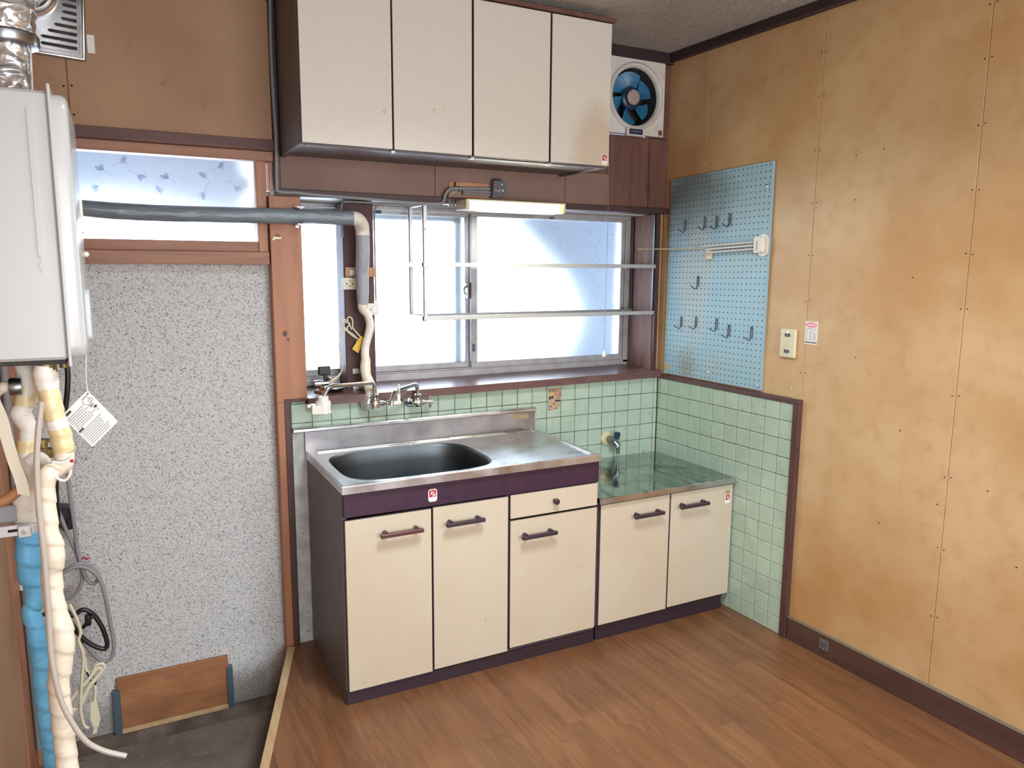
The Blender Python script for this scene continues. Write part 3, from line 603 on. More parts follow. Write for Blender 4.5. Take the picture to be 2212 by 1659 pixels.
struct('trim_19', MB().box(-.052, -.044, .205, .225, 1.045, 1.803), mt['darktrim'])
struct('wall_back.001', MB().box(-1.9, -1.746, .17, .3, .9, 1.9).box(-.026, .2, .1, .3, .9, 1.9).box(-1.9, .2, .1, .3, 1.832, 2.1).box(-1.9, .2, .1, .3, .8, .996), mt['outw'])
struct('wall_back.002', MB().box(-2.9, -1.862, .1, .16, LOW, 1.552).box(-2.9, -1.862, .1, .16, 2.0, 2.6).box(-2.9, -2.69, .06, .16, 1.552, 2.0), mt['outw'])

# ---- window_1: wooden transom with leaf glass
w1 = root('window_1', base=(-2.29, .03, 1.6), kind='structure')
part(w1, 'frame', MB().box(-2.712, -1.838, .0, .06, 1.93, 1.966, .002), mt['railwood'])
part(w1, 'frame', MB().box(-2.712, -1.903, .012, .06, 1.596, 1.634, .002), mt['railwood'])
part(w1, 'frame', MB().box(-1.903, -1.868, .008, .06, 1.596, 1.931, .002), mt['post'])
part(w1, 'frame', MB().box(-2.712, -2.68, .008, .06, 1.596, 1.931, .002), mt['post'])
pn = part(w1, 'pane', MB().box(-2.682, -1.901, .04, .045, 1.632, 1.932), mt['paneleaf'])
def leaf(mb, x, z, L, a, wd=.34):
    c, s = math.cos(a), math.sin(a); pts = []
    for t in range(7): u = t / 6; pts.append((u * L, wd * L * .5 * math.sin(PI * u)))
    pts += [(p[0], -p[1]) for p in pts[-2:0:-1]]
    mb.prism([(x + p[0] * c - p[1] * s, z + p[0] * s + p[1] * c) for p in pts], .0385, .0402, 'y')
for (x_, z_, rot, k) in ((-2.405, 1.868, 2.4, 0), (-2.35, 1.898, .5, 1), (-2.30, 1.857, -.5, 0), (-2.20, 1.852, 2.5, 0), (-2.075, 1.862, 2.1, 1), (-2.03, 1.9, .5, 1), (-1.975, 1.836, -.7, 2), (-2.085, 1.81, -2.0, 1), (-2.425, 1.815, -2.4, 0), (-2.23, 1.8, 1.6, 1), (-2.45, 1.70, .3, 0), (-2.15, 1.688, .2, 1), (-2.04, 1.684, .2, 0)):
    a_ = MB(); b_ = MB()
    leaf(a_ if k < 2 else b_, x_, z_, .03, rot + .35, .5); leaf(b_ if k else a_, x_, z_, .024, rot - .5, .5)
    st = [(x_ - .03 * math.cos(rot), z_ - .03 * math.sin(rot)), (x_ + .006 * math.cos(rot), z_ + .006 * math.sin(rot))]
    b_.tube([(st[0][0], .039, st[0][1]), ((st[0][0] + st[1][0]) / 2 + .003, .039, (st[0][1] + st[1][1]) / 2 + .003), (st[1][0], .039, st[1][1])], .0009, 5, 3)
    if a_.v: part(pn, 'etched_leaf', a_, mt['leafd'])
    part(pn, 'etched_leaf', b_, mt['leafl'])

# ---- window_2: aluminium sliding window behind the pillar
w2 = root('window_2', base=(-.9, .22, 1.045), kind='structure')
fr_ = MB().box(-1.746, -.046, .2, .285, 1.04, 1.075, .002).box(-1.746, -.046, .2, .285, 1.785, 1.803, .002).box(-.075, -.046, .2, .285, 1.06, 1.79, .002).box(-1.746, -1.722, .215, .285, 1.06, 1.79, .002)
fr_.box(-1.74, -.05, .197, .203, 1.076, 1.08)
part(w2, 'frame', fr_, mt['alu'])
def sash(x0, x1, y0, y1, zb, zt, wl, wr_, hb, ht):
    f_ = MB().box(x0, x1, y0, y1, zb, zb + hb, .002).box(x0, x1, y0, y1, zt - ht, zt, .002).box(x0, x0 + wl, y0, y1, zb + hb, zt - ht, .002).box(x1 - wr_, x1, y0, y1, zb + hb, zt - ht, .002)
    o = part(w2, 'sash', f_, mt['alu'])
    ym = (y0 + y1) / 2
    part(o, 'pane', MB().box(x0 + wl - .004, x1 - wr_ + .004, ym - .002, ym + .002, zb + hb - .004, zt - ht + .004), mt['pane'])
    return o
sr = sash(-.935, -.076, .206, .228, 1.076, 1.787, .032, .022, .028, .014)
sl = sash(-1.722, -.905, .236, .258, 1.076, 1.787, .022, .045, .028, .018)
part(sr, 'seal_block', MB().box(-.932, -.918, .199, .206, 1.155, 1.19, .001), mt['greydark'])
part(sr, 'seal_block', MB().box(-.088, -.078, .199, .206, 1.32, 1.345, .001).box(-.52, -.5, .199, .206, 1.775, 1.785, .001), mt['greydark'])
part(sl, 'seal_block', MB().box(-1.385, -1.35, .23, .237, 1.772, 1.786, .001), mt['navy'])
ck = MB().box(-.951, -.943, .212, .236, 1.40, 1.455, .002).box(-.955, -.941, .214, .236, 1.455, 1.475, .003)
ck.tube([(-.956, .212, 1.418), (-.968, .21, 1.428), (-.971, .209, 1.44), (-.964, .211, 1.452), (-.953, .213, 1.455)], .004, 8, 4)
part(w2, 'crescent_lock', ck, mt['chromed'], 30)
# insect screen frame outside the left sash
part(w2, 'screen_frame', MB().box(-.98, -.935, .3, .318, 1.075, 1.79).box(-1.72, -.935, .3, .318, 1.745, 1.79).box(-1.72, -1.69, .3, .318, 1.075, 1.79).box(-1.72, -.935, .3, .318, 1.075, 1.1), mt['screen'])

# ---- outside: unseen eave and dark slabs, added to darken parts of the frosted panes
struct('trim_20', MB().box(-3.6, .9, .16, .75, 2.62, 2.68).box(-3.6, .9, .73, .76, 2.52, 2.68), mt['outd'])
struct('shade_slab', MB().prism([(-6, 1.74), (-2.3, 1.77), (-1.8, 1.66), (-1.6, 1.98), (3, 2.0), (3, 4.2), (-6, 4.2)], .9, 1.0, 'y'), mt['outd'])
struct('shade_slab.001', MB().prism([(-.62, 2.2), (-.5, 1.82), (-.3, 1.62), (-.1, 1.44), (-.02, 1.26), (-.08, 1.1), (-.2, .97), (-.4, .7), (-.5, -.6), (1.6, -.6), (1.6, 4), (-.45, 4)], .75, .85, 'y'), mt['outd'])
# ================================================================== kitchen units
def badge(parent, x, z, y, w_=.034, h_=.042, torn=False):
    # rounded badge: white plate, red field, white m and w, black script strip
    o = rrect(x - w_ / 2, x + w_ / 2, z - h_ / 2, z + h_ / 2, w_ * .22, 4)
    o = [(u, v + (.0035 * (1 - ((u - x) / (w_ / 2)) ** 2)) * (1 if v > z else -1)) for u, v in o]
    b = part(parent, 'badge', MB().prism(o, y - .0008, y, 'y'), mt['paper'], label='red and white maker badge')
    zb, zt = z - h_ * .14, z + h_ * .43
    part(b, 'red_field', MB().prism([(x - w_ * .4, zb), (x + w_ * .4, zb), (x + w_ * .4, zt), (x, zt + .003), (x - w_ * .4, zt)], y - .0012, y - .0008, 'y'), mt['red'])
    l = MB(); s = w_ / 34
    def stroke(pts, t=1.6):
        for (a, c) in zip(pts, pts[1:]):
            l.prism([(x + (a[0]) * s, z + a[1] * s), (x + (a[0] + t) * s, z + a[1] * s), (x + (c[0] + t) * s, z + c[1] * s), (x + c[0] * s, z + c[1] * s)], y - .0017, y - .0012, 'y')
    stroke([(-13, 4), (-9, 4), (-5, 15)], 2); stroke([(-6, 4), (-2, 15)], 2.2); stroke([(-1, 2), (3.5, 15)], 2.4); stroke([(-9, 14), (3, 14), (3, 15.6), (-8, 15.6)], 2)
    stroke([(-2, -4), (2.5, 6)], 2.2); stroke([(3, -4), (6.5, 5)], 2.2); stroke([(7.5, -4), (10.5, 6), (13, 6)], 2); stroke([(-2, -4), (8, -4), (8, -2.4), (-1, -2.4)], 2)
    part(b, 'lettering', l, mt['paper'])
    sc = MB(); zz = z - h_ * .31
    pts = [(-9, -1), (-7, 3), (-5.5, 0), (-4, 3.2), (-2.5, 0), (-.5, 1.6), (1, 0), (2.5, 2.6), (3.5, 0), (5, 1.6), (6.5, 0), (8.5, 1.6), (10, .4)]
    sc.tube([(x + u * s, y - .001, zz + v * s) for u, v in pts], .0007 * s * 1.3, 5)
    part(b, 'script', sc, mt['ink'])
    return b

def bar_handle(door, x0, x1, z, y, m):
    h = MB().box(x0, x1, y - .034, y - .018, z - .0075, z + .0075, .003)
    for xx in (x0 + .022, x1 - .022): h.lathe([(.009, y - .02), (.0085, y)], (xx, 0, z + .004), 'y', 12)
    part(door, 'handle', h, m, 30)

YD = -.548
def door(parent, x0, x1, z0, z1, m='door', name='door'):
    d = part(parent, name, MB().box(x0, x1, YD + .0012, YD + .018, z0, z1, .0015), mt['body'])
    part(d, 'face', MB().box(x0 + .0015, x1 - .0015, YD, YD + .0012, z0 + .0015, z1 - .0015, .0005), mt[m])
    return d

# ---- sink unit
sc_ = root('sink_cabinet', 'long cream base cabinet with dark purple fascia under the steel sink', 'cabinet', (-1.235, -.3, 0))
part(sc_, 'carcass', MB().box(-1.757, -1.74, -.53, -.02, 0, .779, .001).box(-.73, -.713, -.53, -.02, 0, .779).box(-1.74, -.73, -.53, -.02, .03, .05).box(-1.74, -.73, -.03, -.02, .05, .779).box(-1.74, -.73, -.53, -.515, .05, .056).box(-1.122, -1.113, -.53, -.1, .05, .69), mt['body'])
part(sc_, 'kickboard', MB().box(-1.757, -.713, -.538, -.528, 0, .05, .001), mt['kick'])
part(sc_, 'fascia', MB().box(-1.752, -.713, -.548, -.53, .694, .779, .001), mt['fascia'])
d1 = door(sc_, -1.751, -1.434, .053, .684); bar_handle(d1, -1.633, -1.474, .619, YD, mt['handlebr'])
d2 = door(sc_, -1.429, -1.122, .058, .687); bar_handle(d2, -1.387, -1.232, .621, YD, mt['handle'])
d3 = door(sc_, -1.114, -.717, .068, .588); bar_handle(d3, -1.075, -.919, .521, YD, mt['handle'])
dr = door(sc_, -1.114, -.717, .595, .69, name='drawer')
part(dr, 'knob', MB().lathe([(.007, YD), (.007, YD - .01), (.012, YD - .014), (.012, YD - .022), (.008, YD - .025)], (-.919, 0, .643), 'y', 16), mt['handle'], 30)
badge(sc_, -1.429, .733, YD)

# ---- stainless sink top
st = root('steel_sink', 'stainless steel sink top with a large bowl on its left and a raised splashback', 'sink', (-1.24, -.3, .79))
ZT = .808; X0, X1, Y0, Y1 = -1.76, -.715, -.563, -.012
n = 96; cx, cy, a_, b_ = -1.425, -.305, .292, .222
def se(t, a, b, e=4.2):
    c, s = math.cos(t), math.sin(t)
    return (cx + a * math.copysign(abs(c) ** (2 / e), c), cy + b * math.copysign(abs(s) ** (2 / e), s))
# angle samples that include the corner directions of the outer rectangle
rim = []; out = []
for k in range(n):
    t = 2 * PI * k / n + .0001
    x_, y_ = se(t, a_, b_)
    rim.append((x_, y_))
    dx, dy = x_ - cx, y_ - cy
    f = min((X1 - cx) / dx if dx > 1e-9 else 9e9, (X0 - cx) / dx if dx < -1e-9 else 9e9, (Y1 - cy) / dy if dy > 1e-9 else 9e9, (Y0 - cy) / dy if dy < -1e-9 else 9e9)
    out.append((cx + dx * f, cy + dy * f))
for c_ in ((X0, Y0), (X1, Y0), (X1, Y1), (X0, Y1)):
    k = min(range(n), key=lambda i: (out[i][0] - c_[0]) ** 2 + (out[i][1] - c_[1]) ** 2); out[k] = c_
tp = MB()
vs = [(x_, y_, ZT) for x_, y_ in out] + [(x_, y_, ZT) for x_, y_ in rim] + [(x_, y_, ZT - .026) for x_, y_ in out]
fs = []
for k in range(n):
    j = (k + 1) % n; fs += [(k, j, n + j, n + k), (2 * n + k, 2 * n + j, j, k)]
tp.add(vs, fs)
part(st, 'worktop', tp, mt['steel'])
bs_ = MB(); prof = [(1.0, 0), (.985, -.004), (.972, -.012), (.955, -.06), (.94, -.13), (.915, -.158), (.86, -.172), (.5, -.176), (.1, -.178)]
vs = []; fs = []
for i, (f, h) in enumerate(prof):
    for k in range(n):
        x_, y_ = se(2 * PI * k / n + .0001, a_, b_, 4.2 - .08 * i); vs.append((cx + (x_ - cx) * f, cy + (y_ - cy) * f, ZT + h))
for i in range(len(prof) - 1):
    for k in range(n): fs.append((i * n + k, i * n + (k + 1) % n, (i + 1) * n + (k + 1) % n, (i + 1) * n + k))
bs_.add(vs, fs)
part(st, 'bowl', bs_, mt['basin'], 50)
part(st, 'drain', MB().lathe([(.058, ZT - .1765), (.056, ZT - .173), (.045, ZT - .174), (.04, ZT - .19), (.001, ZT - .19)], (cx, cy, 0), 'z', 24), mt['steeldark'], 30)
part(st, 'splashback', MB().box(-1.762, -.713, -.014, -.008, ZT - .002, .894, .001), mt['steeldark'])
part(st, 'splash_rail', MB().box(-1.812, -.713, -.03, -.006, .892, .91, .004), mt['steel'], 30)
part(st, 'splash_plate', MB().box(-.822, -.748, -.0155, -.0138, .86, .885), mt['agedtape'], label='small aged maker plate with worn print')
for i, yy in enumerate((-.03, -.043, -.056)): part(st, 'raised_bead', MB().tube([(-1.72, yy, ZT), (-.76, yy, ZT)], .0042 - .0006 * i, 10), mt['steel'], 40)
for p_, q_, r_ in (((X0 + .006, -.02, ZT), (X0 + .006, -.555, ZT), .004), ((X1 - .03, -.03, ZT), (X1 - .03, -.53, ZT), .0045), ((X0 + .004, Y0 + .006, ZT), (X1 - .004, Y0 + .006, ZT), .004)):
    part(st, 'raised_bead', MB().tube([p_, q_], r_, 8), mt['steel'], 40)

# ---- gas table unit
gc = root('gas_cabinet', 'low cream base cabinet with two doors standing in the tiled corner', 'cabinet', (-.345, -.3, 0))
part(gc, 'carcass', MB().box(-.703, -.688, -.53, -.012, .0, .598, .001).box(-.004, .009, -.53, -.012, .066, .598, .001).box(-.688, -.004, -.53, -.012, .05, .066).box(-.688, -.004, -.03, -.012, .066, .598), mt['body'])
part(gc, 'kickboard', MB().box(-.703, -.012, -.533, -.52, 0, .066, .001), mt['kick'])
g1 = door(gc, -.7, -.345, .071, .592); bar_handle(g1, -.547, -.392, .5245, YD, mt['handle'])
g2 = door(gc, -.34, .012, .075, .592); bar_handle(g2, -.306, -.146, .532, YD, mt['handle'])
badge(g2, -.018, .527, YD, .03, .038)
part(g2, 'tape_patch', MB().box(-.032, -.006, YD - .0006, YD, .548, .566), mt['agedtape'])
gt = root('gas_table_top', 'low mirror-like grimy steel cooker top in the tiled corner', 'worktop', (-.345, -.3, .6))
part(gt, 'plate', MB().box(-.712, .013, -.56, -.002, .6, .623, .002), mt['gastop'])
part(gt, 'front_edge', MB().box(-.712, .013, -.5625, -.56, .599, .6215, .0006), mt['steel'])

# ---- wall cabinet
wc = root('wall_cabinet', 'cream wall cabinet of four tall doors hung above the window', 'cabinet', (-1.19, -.18, 1.95))
part(wc, 'carcass', MB().box(-1.815, -1.797, -.352, .0, 1.948, 2.503, .001).box(-.596, -.578, -.352, .0, 1.948, 2.503, .001).box(-1.797, -.596, -.352, 0, 2.485, 2.503).box(-1.797, -.596, -.352, 0, 1.956, 1.966).box(-1.797, -.596, -.352, -.334, 1.946, 1.956), mt['body'])
part(wc, 'top_board', MB().box(-1.82, -.567, -.378, 0, 2.503, 2.52, .002), mt['stained'])
def wdoor(x0, x1, z0=1.952, z1=2.5):
    d = part(wc, 'door', MB().box(x0, x1, -.3688, -.352, z0, z1, .0015), mt['body'])
    part(d, 'face', MB().box(x0 + .0015, x1 - .0015, -.37, -.3688, z0 + .0015, z1 - .0015, .0005), mt['doorw']); return d
mt['doorw'] = M('cream_laminate_upper', '#d3cec4', .36, layers=[('line', dict(s=70, d=1, w=2.4, wd=.025, c2='#e4dfd5', f=.6, rnd=True)), ('line', dict(s=52, d=1, w=2.8, wd=.018, c2='#bdb5a6', f=.45, rnd=True)), ('blob', dict(c=(.56, -.19, .07), r=(.2, .3, .26), n=9, na=.9, c2='#b89f7c', f=.5)), ('noise', dict(s=26, d=3, lo=.7, hi=.76, c2='#a58e70', f=.4, rnd=True))], bump=('line', dict(s=62, d=1, w=2.2, wd=.02, str=.15, dist=.0008, rnd=True)))
wdoor(-1.812, -1.496); wdoor(-1.492, -1.19); wdoor(-1.184, -.862); w4 = wdoor(-.856, -.581)
badge(w4, -.604, 1.979, -.37, .028, .036)
for xx in (-1.494, -1.187, -.859): part(wc, 'door_catch', MB().box(xx - .008, xx + .008, -.366, -.35, 1.94, 1.95, .002), mt['alub'])

# ================================================================== exhaust fan
ef = root('exhaust_fan', 'square white exhaust fan with blue blades between the wall cabinet and the corner', 'fan', (-.206, 0, 2.157))
ox, oz, FX0, FX1, FZ0, FZ1 = -.208, 2.327, -.373, -.04, 2.159, 2.491
pl = MB(); N_ = 64; vs = []; fs = []
inner = [(ox + .138 * math.cos(2 * PI * k / N_), oz + .138 * math.sin(2 * PI * k / N_)) for k in range(N_)]
outer = []
for k in range(N_):
    c, s = math.cos(2 * PI * k / N_), math.sin(2 * PI * k / N_)
    f = min((FX1 - ox) / c if c > 1e-6 else 9, (FX0 - ox) / c if c < -1e-6 else 9, (FZ1 - oz) / s if s > 1e-6 else 9, (FZ0 - oz) / s if s < -1e-6 else 9)
    outer.append((ox + c * f, oz + s * f))
for c_ in ((FX0, FZ0), (FX1, FZ0), (FX1, FZ1), (FX0, FZ1)):
    k = min(range(N_), key=lambda i: (outer[i][0] - c_[0]) ** 2 + (outer[i][1] - c_[1]) ** 2); outer[k] = c_
for (L_, y) in ((outer, -.024), (inner, -.024), (outer, .002), (inner, .002)): vs += [(u, y, v) for u, v in L_]
for k in range(N_):
    j = (k + 1) % N_; fs += [(k, j, N_ + j, N_ + k), (2 * N_ + k, 2 * N_ + j, j, k)]
pl.add(vs, fs)
part(ef, 'frame', pl, mt['fanw'])
part(ef, 'ring', MB().lathe([(.152, -.022), (.15, -.034), (.142, -.04), (.134, -.036), (.128, -.024), (.127, -.016), (.132, -.016), (.138, -.02)], (ox, 0, oz), 'y', 64, caps=False), mt['fanw'], 60)
part(ef, 'duct', MB().lathe([(.128, -.018), (.125, .03), (.123, .092), (.001, .092)], (ox, 0, oz), 'y', 48, caps=False), mt['fandark'], 40)
for k in range(5): part(ef, 'shutter', MB().box(ox - .085, ox + .085, .084, .09, oz - .1 + .042 * k, oz - .1 + .038 + .042 * k), mt['fandark'])
rt = part(ef, 'rotor', MB().lathe([(.052, .028), (.052, .01), (.046, .004), (.038, .002), (.036, -.004)], (ox, 0, oz), 'y', 32), mt['navytap'], 40)
part(rt, 'hub_disc', MB().lathe([(.034, -.002), (.034, -.012), (.03, -.015)], (ox, 0, oz), 'y', 32), mt['fanhub'], 40)
for k in range(6):
    a0 = R(60 * k + 14); b = MB(); vs = []; nr, na = 4, 6
    for sd in (0, 1):
        for i in range(nr + 1):
            r = .042 + .078 * i / nr
            for j in range(na + 1):
                u = j / na; an = a0 + (u - .5) * R(46) * (.75 + .35 * i / nr) + R(16) * (i / nr)
                rr = r * (1 - .06 * (2 * u - 1) ** 2 * (i / nr))
                vs.append((ox + rr * math.cos(an), .008 + .028 * u + sd * .0022, oz + rr * math.sin(an)))
    q = (nr + 1) * (na + 1); fs = []
    for sd in (0, 1):
        for i in range(nr):
            for j in range(na):
                p = sd * q + i * (na + 1) + j; fs.append((p, p + 1, p + na + 2, p + na + 1))
    edge = [i * (na + 1) for i in range(nr + 1)] + [nr * (na + 1) + j for j in range(1, na + 1)] + [i * (na + 1) + na for i in range(nr - 1, -1, -1)] + [j for j in range(na - 1, 0, -1)]
    for i in range(len(edge)): fs.append((edge[i - 1], edge[i], q + edge[i], q + edge[i - 1]))
    b.add(vs, fs); part(rt, 'blade', b, mt['fanblue'], 30)
lt = part(ef, 'latch', MB().box(-.262, -.164, -.046, -.02, 2.148, 2.186, .003), mt['fanw'])
ll = part(lt, 'label_plate', MB().box(-.252, -.176, -.0475, -.045, 2.155, 2.18, .001), mt['navy'], label='navy label with a fine silver line of print')
part(ll, 'print', MB().box(-.244, -.184, -.0482, -.0474, 2.167, 2.1695), mt['inkl'])
part(ef, 'colour_square', MB().box(-.069, -.048, -.0252, -.0238, 2.166, 2.188), mt['holeb'], label='small brown square')
cdm = MB().tube([(-.357, -.03, 2.158), (-.36, -.042, 2.1), (-.358, -.046, 1.8), (-.359, -.046, 1.5), (-.36, -.046, 1.15)], .0012, 6, 4)
pc = part(ef, 'pull_cord', cdm, mt['inkl'])
part(pc, 'cord_knob', MB().lathe([(.002, 1.158), (.006, 1.152), (.009, 1.134), (.009, 1.13), (.003, 1.129)], (-.36, -.046, 0), 'z', 12), mt['white'], 40)

# ================================================================== strip lamp under the lintel
fl_ = root('strip_lamp', 'lit white fluorescent strip lamp fixed under the lintel over the sink', 'lamp', (-.87, -.06, 1.777))
part(fl_, 'housing', MB().box(-1.1, -.632, -.075, -.012, 1.777, 1.814, .002).box(-1.1, -.632, -.123, -.012, 1.8135, 1.8205, .001), mt['cream'])
part(fl_, 'end_cap', MB().box(-1.104, -1.086, -.12, -.012, 1.777, 1.82, .003), mt['cream'])
part(fl_, 'end_cap', MB().box(-.642, -.63, -.12, -.012, 1.777, 1.82, .003), mt['cream'])
part(fl_, 'diffuser', MB().prism(rrect(-.118, -.076, 1.779, 1.813, .009, 4), -1.086, -.66, 'x'), mt['diff'], label='glowing diffuser')
part(fl_, 'diffuser_end', MB().prism(rrect(-.118, -.076, 1.779, 1.813, .009, 4), -.66, -.642, 'x'), mt['diffend'], label='yellowish dimly glowing end of the diffuser')

# ================================================================== hanging rack
rk = root('hanging_rack', 'two-tier metal rack hung in front of the sliding window', 'shelf', (-.64, .1, 1.32))
RX0, RX1, RY0, RY1 = -1.248, -.05, -.002, .168
for xx, yy, zt in ((RX0, RY0, 1.803), (RX0, RY1, 1.796), (RX1, RY0, 1.803), (RX1, RY1, 1.796)):
    part(rk, 'upright', MB().box(xx, xx + .017, yy, yy + .003, 1.316, zt).box(xx, xx + .003, yy, yy + .015, 1.316, zt), mt['alub'] if xx == RX0 else mt['handle'])
for zz in (1.32, 1.545):
    s_ = MB().box(RX0, RX1 + .017, RY0 - .001, RY0 + .003, zz, zz + .018, .0008).box(RX0, RX1 + .017, RY1, RY1 + .004, zz, zz + .018, .0008)
    for xx in (RX0, RX1 + .013): s_.box(xx, xx + .004, RY0, RY1, zz, zz + .018)
    sf = part(rk, 'shelf', s_, mt['alub'])
    part(sf, 'shelf_plate', MB().box(RX0 + .004, RX1 + .012, RY0 + .003, RY1, zz + .002, zz + .004), mt['steel'])
for xx, zz in ((RX0 + .009, 1.40), (RX0 + .009, 1.70), (-.85, 1.329)): part(rk, 'rivet', MB().lathe([(.004, -.003), (.003, -.006)], (xx, 0, zz), 'y', 10), mt['white'])
part(rk, 'hanger', MB().box(RX0 - .002, RX0 + .02, -.004, .17, 1.796, 1.803), mt['alub'])

# ================================================================== pegboard on the right wall
PX0, PX1, PZ0, PZ1 = .042, .664, 1.033, 1.965
pb = root('pegboard', 'pale blue perforated board fixed to the right wall above the tiles', 'pegboard', (PX0, .006, PZ0), FR)
nx, nz = 25, 37; dx = (PX1 - PX0) / nx; dz = (PZ1 - PZ0) / nz; hr = .0028
TOPZ = lambda x_: .018 * (x_ - PX0) / (PX1 - PX0)
vs = []; fs = []
for i in range(nx):
    for j in range(nz):
        x0, z0 = PX0 + i * dx, PZ0 + j * dz; xc, zc = x0 + dx / 2, z0 + dz / 2; b0 = len(vs)
        for u, v in ((0, 0), (1, 0), (1, 1), (0, 1)): vs.append((x0 + u * dx, .002, z0 + v * dz + TOPZ(x0 + u * dx) * ((z0 + v * dz - PZ0) / (PZ1 - PZ0))))
        for k in range(8):
            a = R(45 * k + 22.5 - 135 - 22.5); vs.append((xc + hr * math.cos(a), .002, zc + hr * math.sin(a) + TOPZ(xc) * ((zc - PZ0) / (PZ1 - PZ0))))
        for k in range(8): vs.append((vs[b0 + 4 + k][0], .0065, vs[b0 + 4 + k][2]))
        for s_ in range(4):
            k0 = b0 + 4 + 2 * s_; k1 = b0 + 4 + 2 * s_ + 1; k2 = b0 + 4 + (2 * s_ + 2) % 8
            fs += [(b0 + s_, k0, k1) , (b0 + s_, k1, b0 + (s_ + 1) % 4), (b0 + (s_ + 1) % 4, k1, k2)]
        for k in range(8): fs.append((b0 + 4 + k, b0 + 4 + (k + 1) % 8, b0 + 12 + (k + 1) % 8, b0 + 12 + k))
board = MB(); board.add(vs, fs)
board.m = [1 if len(f) == 4 else 0 for f in fs]  # hole walls coloured dark for the shade inside them
part(pb, 'board', board, [mt['peg'], mt['hole']])
ed = MB().box(PX0, PX0 + .001, .002, .014, PZ0, PZ1).box(PX0, PX1, .002, .014, PZ0 - .001, PZ0)
ed.prism([(PX0, PZ1 - .001), (PX1, PZ1 + .017), (PX1, PZ1 + .018), (PX0, PZ1)], .002, .014, 'y').box(PX1 - .001, PX1, .002, .014, PZ0, PZ1 + .017)
part(pb, 'edge', ed, mt['peg'])
part(pb, 'backing', MB().box(PX0, PX1, .0068, .008, PZ0, PZ1), mt['hole'])  # dark sheet standing for the shade behind the holes
for a, z in ((.643, 1.885), (.652, 1.048), (.352, 1.07)): part(pb, 'screw', MB().lathe([(.006, .0015), (.0055, -.001), (.002, -.002)], (a, 0, z), 'y', 12), mt['chrome'], 30)
part(pb, 'yellow_label', MB().box(.05, .085, .0008, .0019, 1.053, 1.078), mt['flyyel'], label='small yellow sticker with red print')

HK = [(.155, 1.735), (.286, 1.742), (.362, 1.742), (.441, 1.749), (.258, 1.474), (.156, 1.282), (.257, 1.287), (.39, 1.287), (.468, 1.264), (.6, 1.264)]
HL = ['black wire hook at the left end of the top row on the blue pegboard', 'second black wire hook from the left in the top row of the pegboard', 'third black wire hook from the left in the top row of the pegboard', 'black wire hook at the right end of the top row on the pegboard',
      'lone black wire hook in the middle of the pegboard below the towel bars', 'black wire hook at the left end of the bottom row on the pegboard', 'second black wire hook from the left in the bottom row of the pegboard', 'middle black wire hook of the five in the bottom row',
      'black wire hook hung slightly lower, fourth in the bottom row', 'black wire hook at the far right of the bottom row on the pegboard']
def hook_mesh():
    r = .0018; m = MB()
    p = [(.0045, .004, .028), (.0045, -.002, .03), (.003, -.003, .034), (-.003, -.003, .034), (-.004, -.003, .03), (-.004, -.004, -.016), (-.002, -.01, -.024), (-.002, -.03, -.016), (-.002, -.045, -.008)]
    m.tube(fillet(p, .006, 4), r, 7); m.tube([(.0045, -.002, .03), (.004, -.003, -.012), (-.003, -.003, -.014)], r, 7); m.tube([(.003, -.003, -.006), (.003, .004, -.006)], r, 6)
    return m
h0 = None
for (a, z), lb in zip(HK, HL):
    if h0 is None:
        h0 = thing('peg_hook', lb, 'hook', hook_mesh(), mt['black'], (0, 0, 0), FR, 40, 'black wire pegboard hooks'); h = h0
    else:
        h = h0.copy(); h.name = 'peg_hook'; COL.objects.link(h)
    h.matrix_world = FR @ Matrix.Translation((a, .0015, z)); h['label'] = lb

tr = root('towel_rack', 'white swing-arm towel rack with three bars on the pegboard', 'towel rack', (.64, 0, 1.64), FR)
part(tr, 'base', MB().prism(rrect(.616, .664, 1.598, 1.69, .022, 6), -.008, .002, 'y'), mt['white'])
part(tr, 'cover', MB().prism(rrect(.612, .65, 1.612, 1.678, .01, 4), -.03, -.008, 'y'), mt['white'])
part(tr, 'pivot_slot', MB().box(.628, .632, -.0308, -.0295, 1.622, 1.662), mt['inkl'])
for z, x1, dz_ in ((1.657, .302, .0), (1.643, .332, .0), (1.629, .335, -.001)):
    part(tr, 'bar', MB().tube([(.62, -.022, z), (x1, -.026, z + dz_ - .012)], .0046, 10), mt['white'], 40)
part(tr, 'rest', MB().box(.31, .344, -.012, .002, 1.585, 1.632, .004).box(.314, .34, -.016, -.01, 1.602, 1.612, .002), mt['cream'])
thing('thin_rod', 'thin cream rod reaching from the towel bars across the corner to the window board', 'rod', MB().tube([(-.09, .085, 1.638), (.03, -.32, 1.6335)], .0028, 8), mt['cream'], (-.03, -.12, 1.63), sm=40)
thing('push_pin', 'tiny white pin in the side board at the left end of the thin rod', 'pin', MB().sphere((-.051, .105, 1.635), .004, 8, 6), mt['white'], (-.05, .1, 1.635))

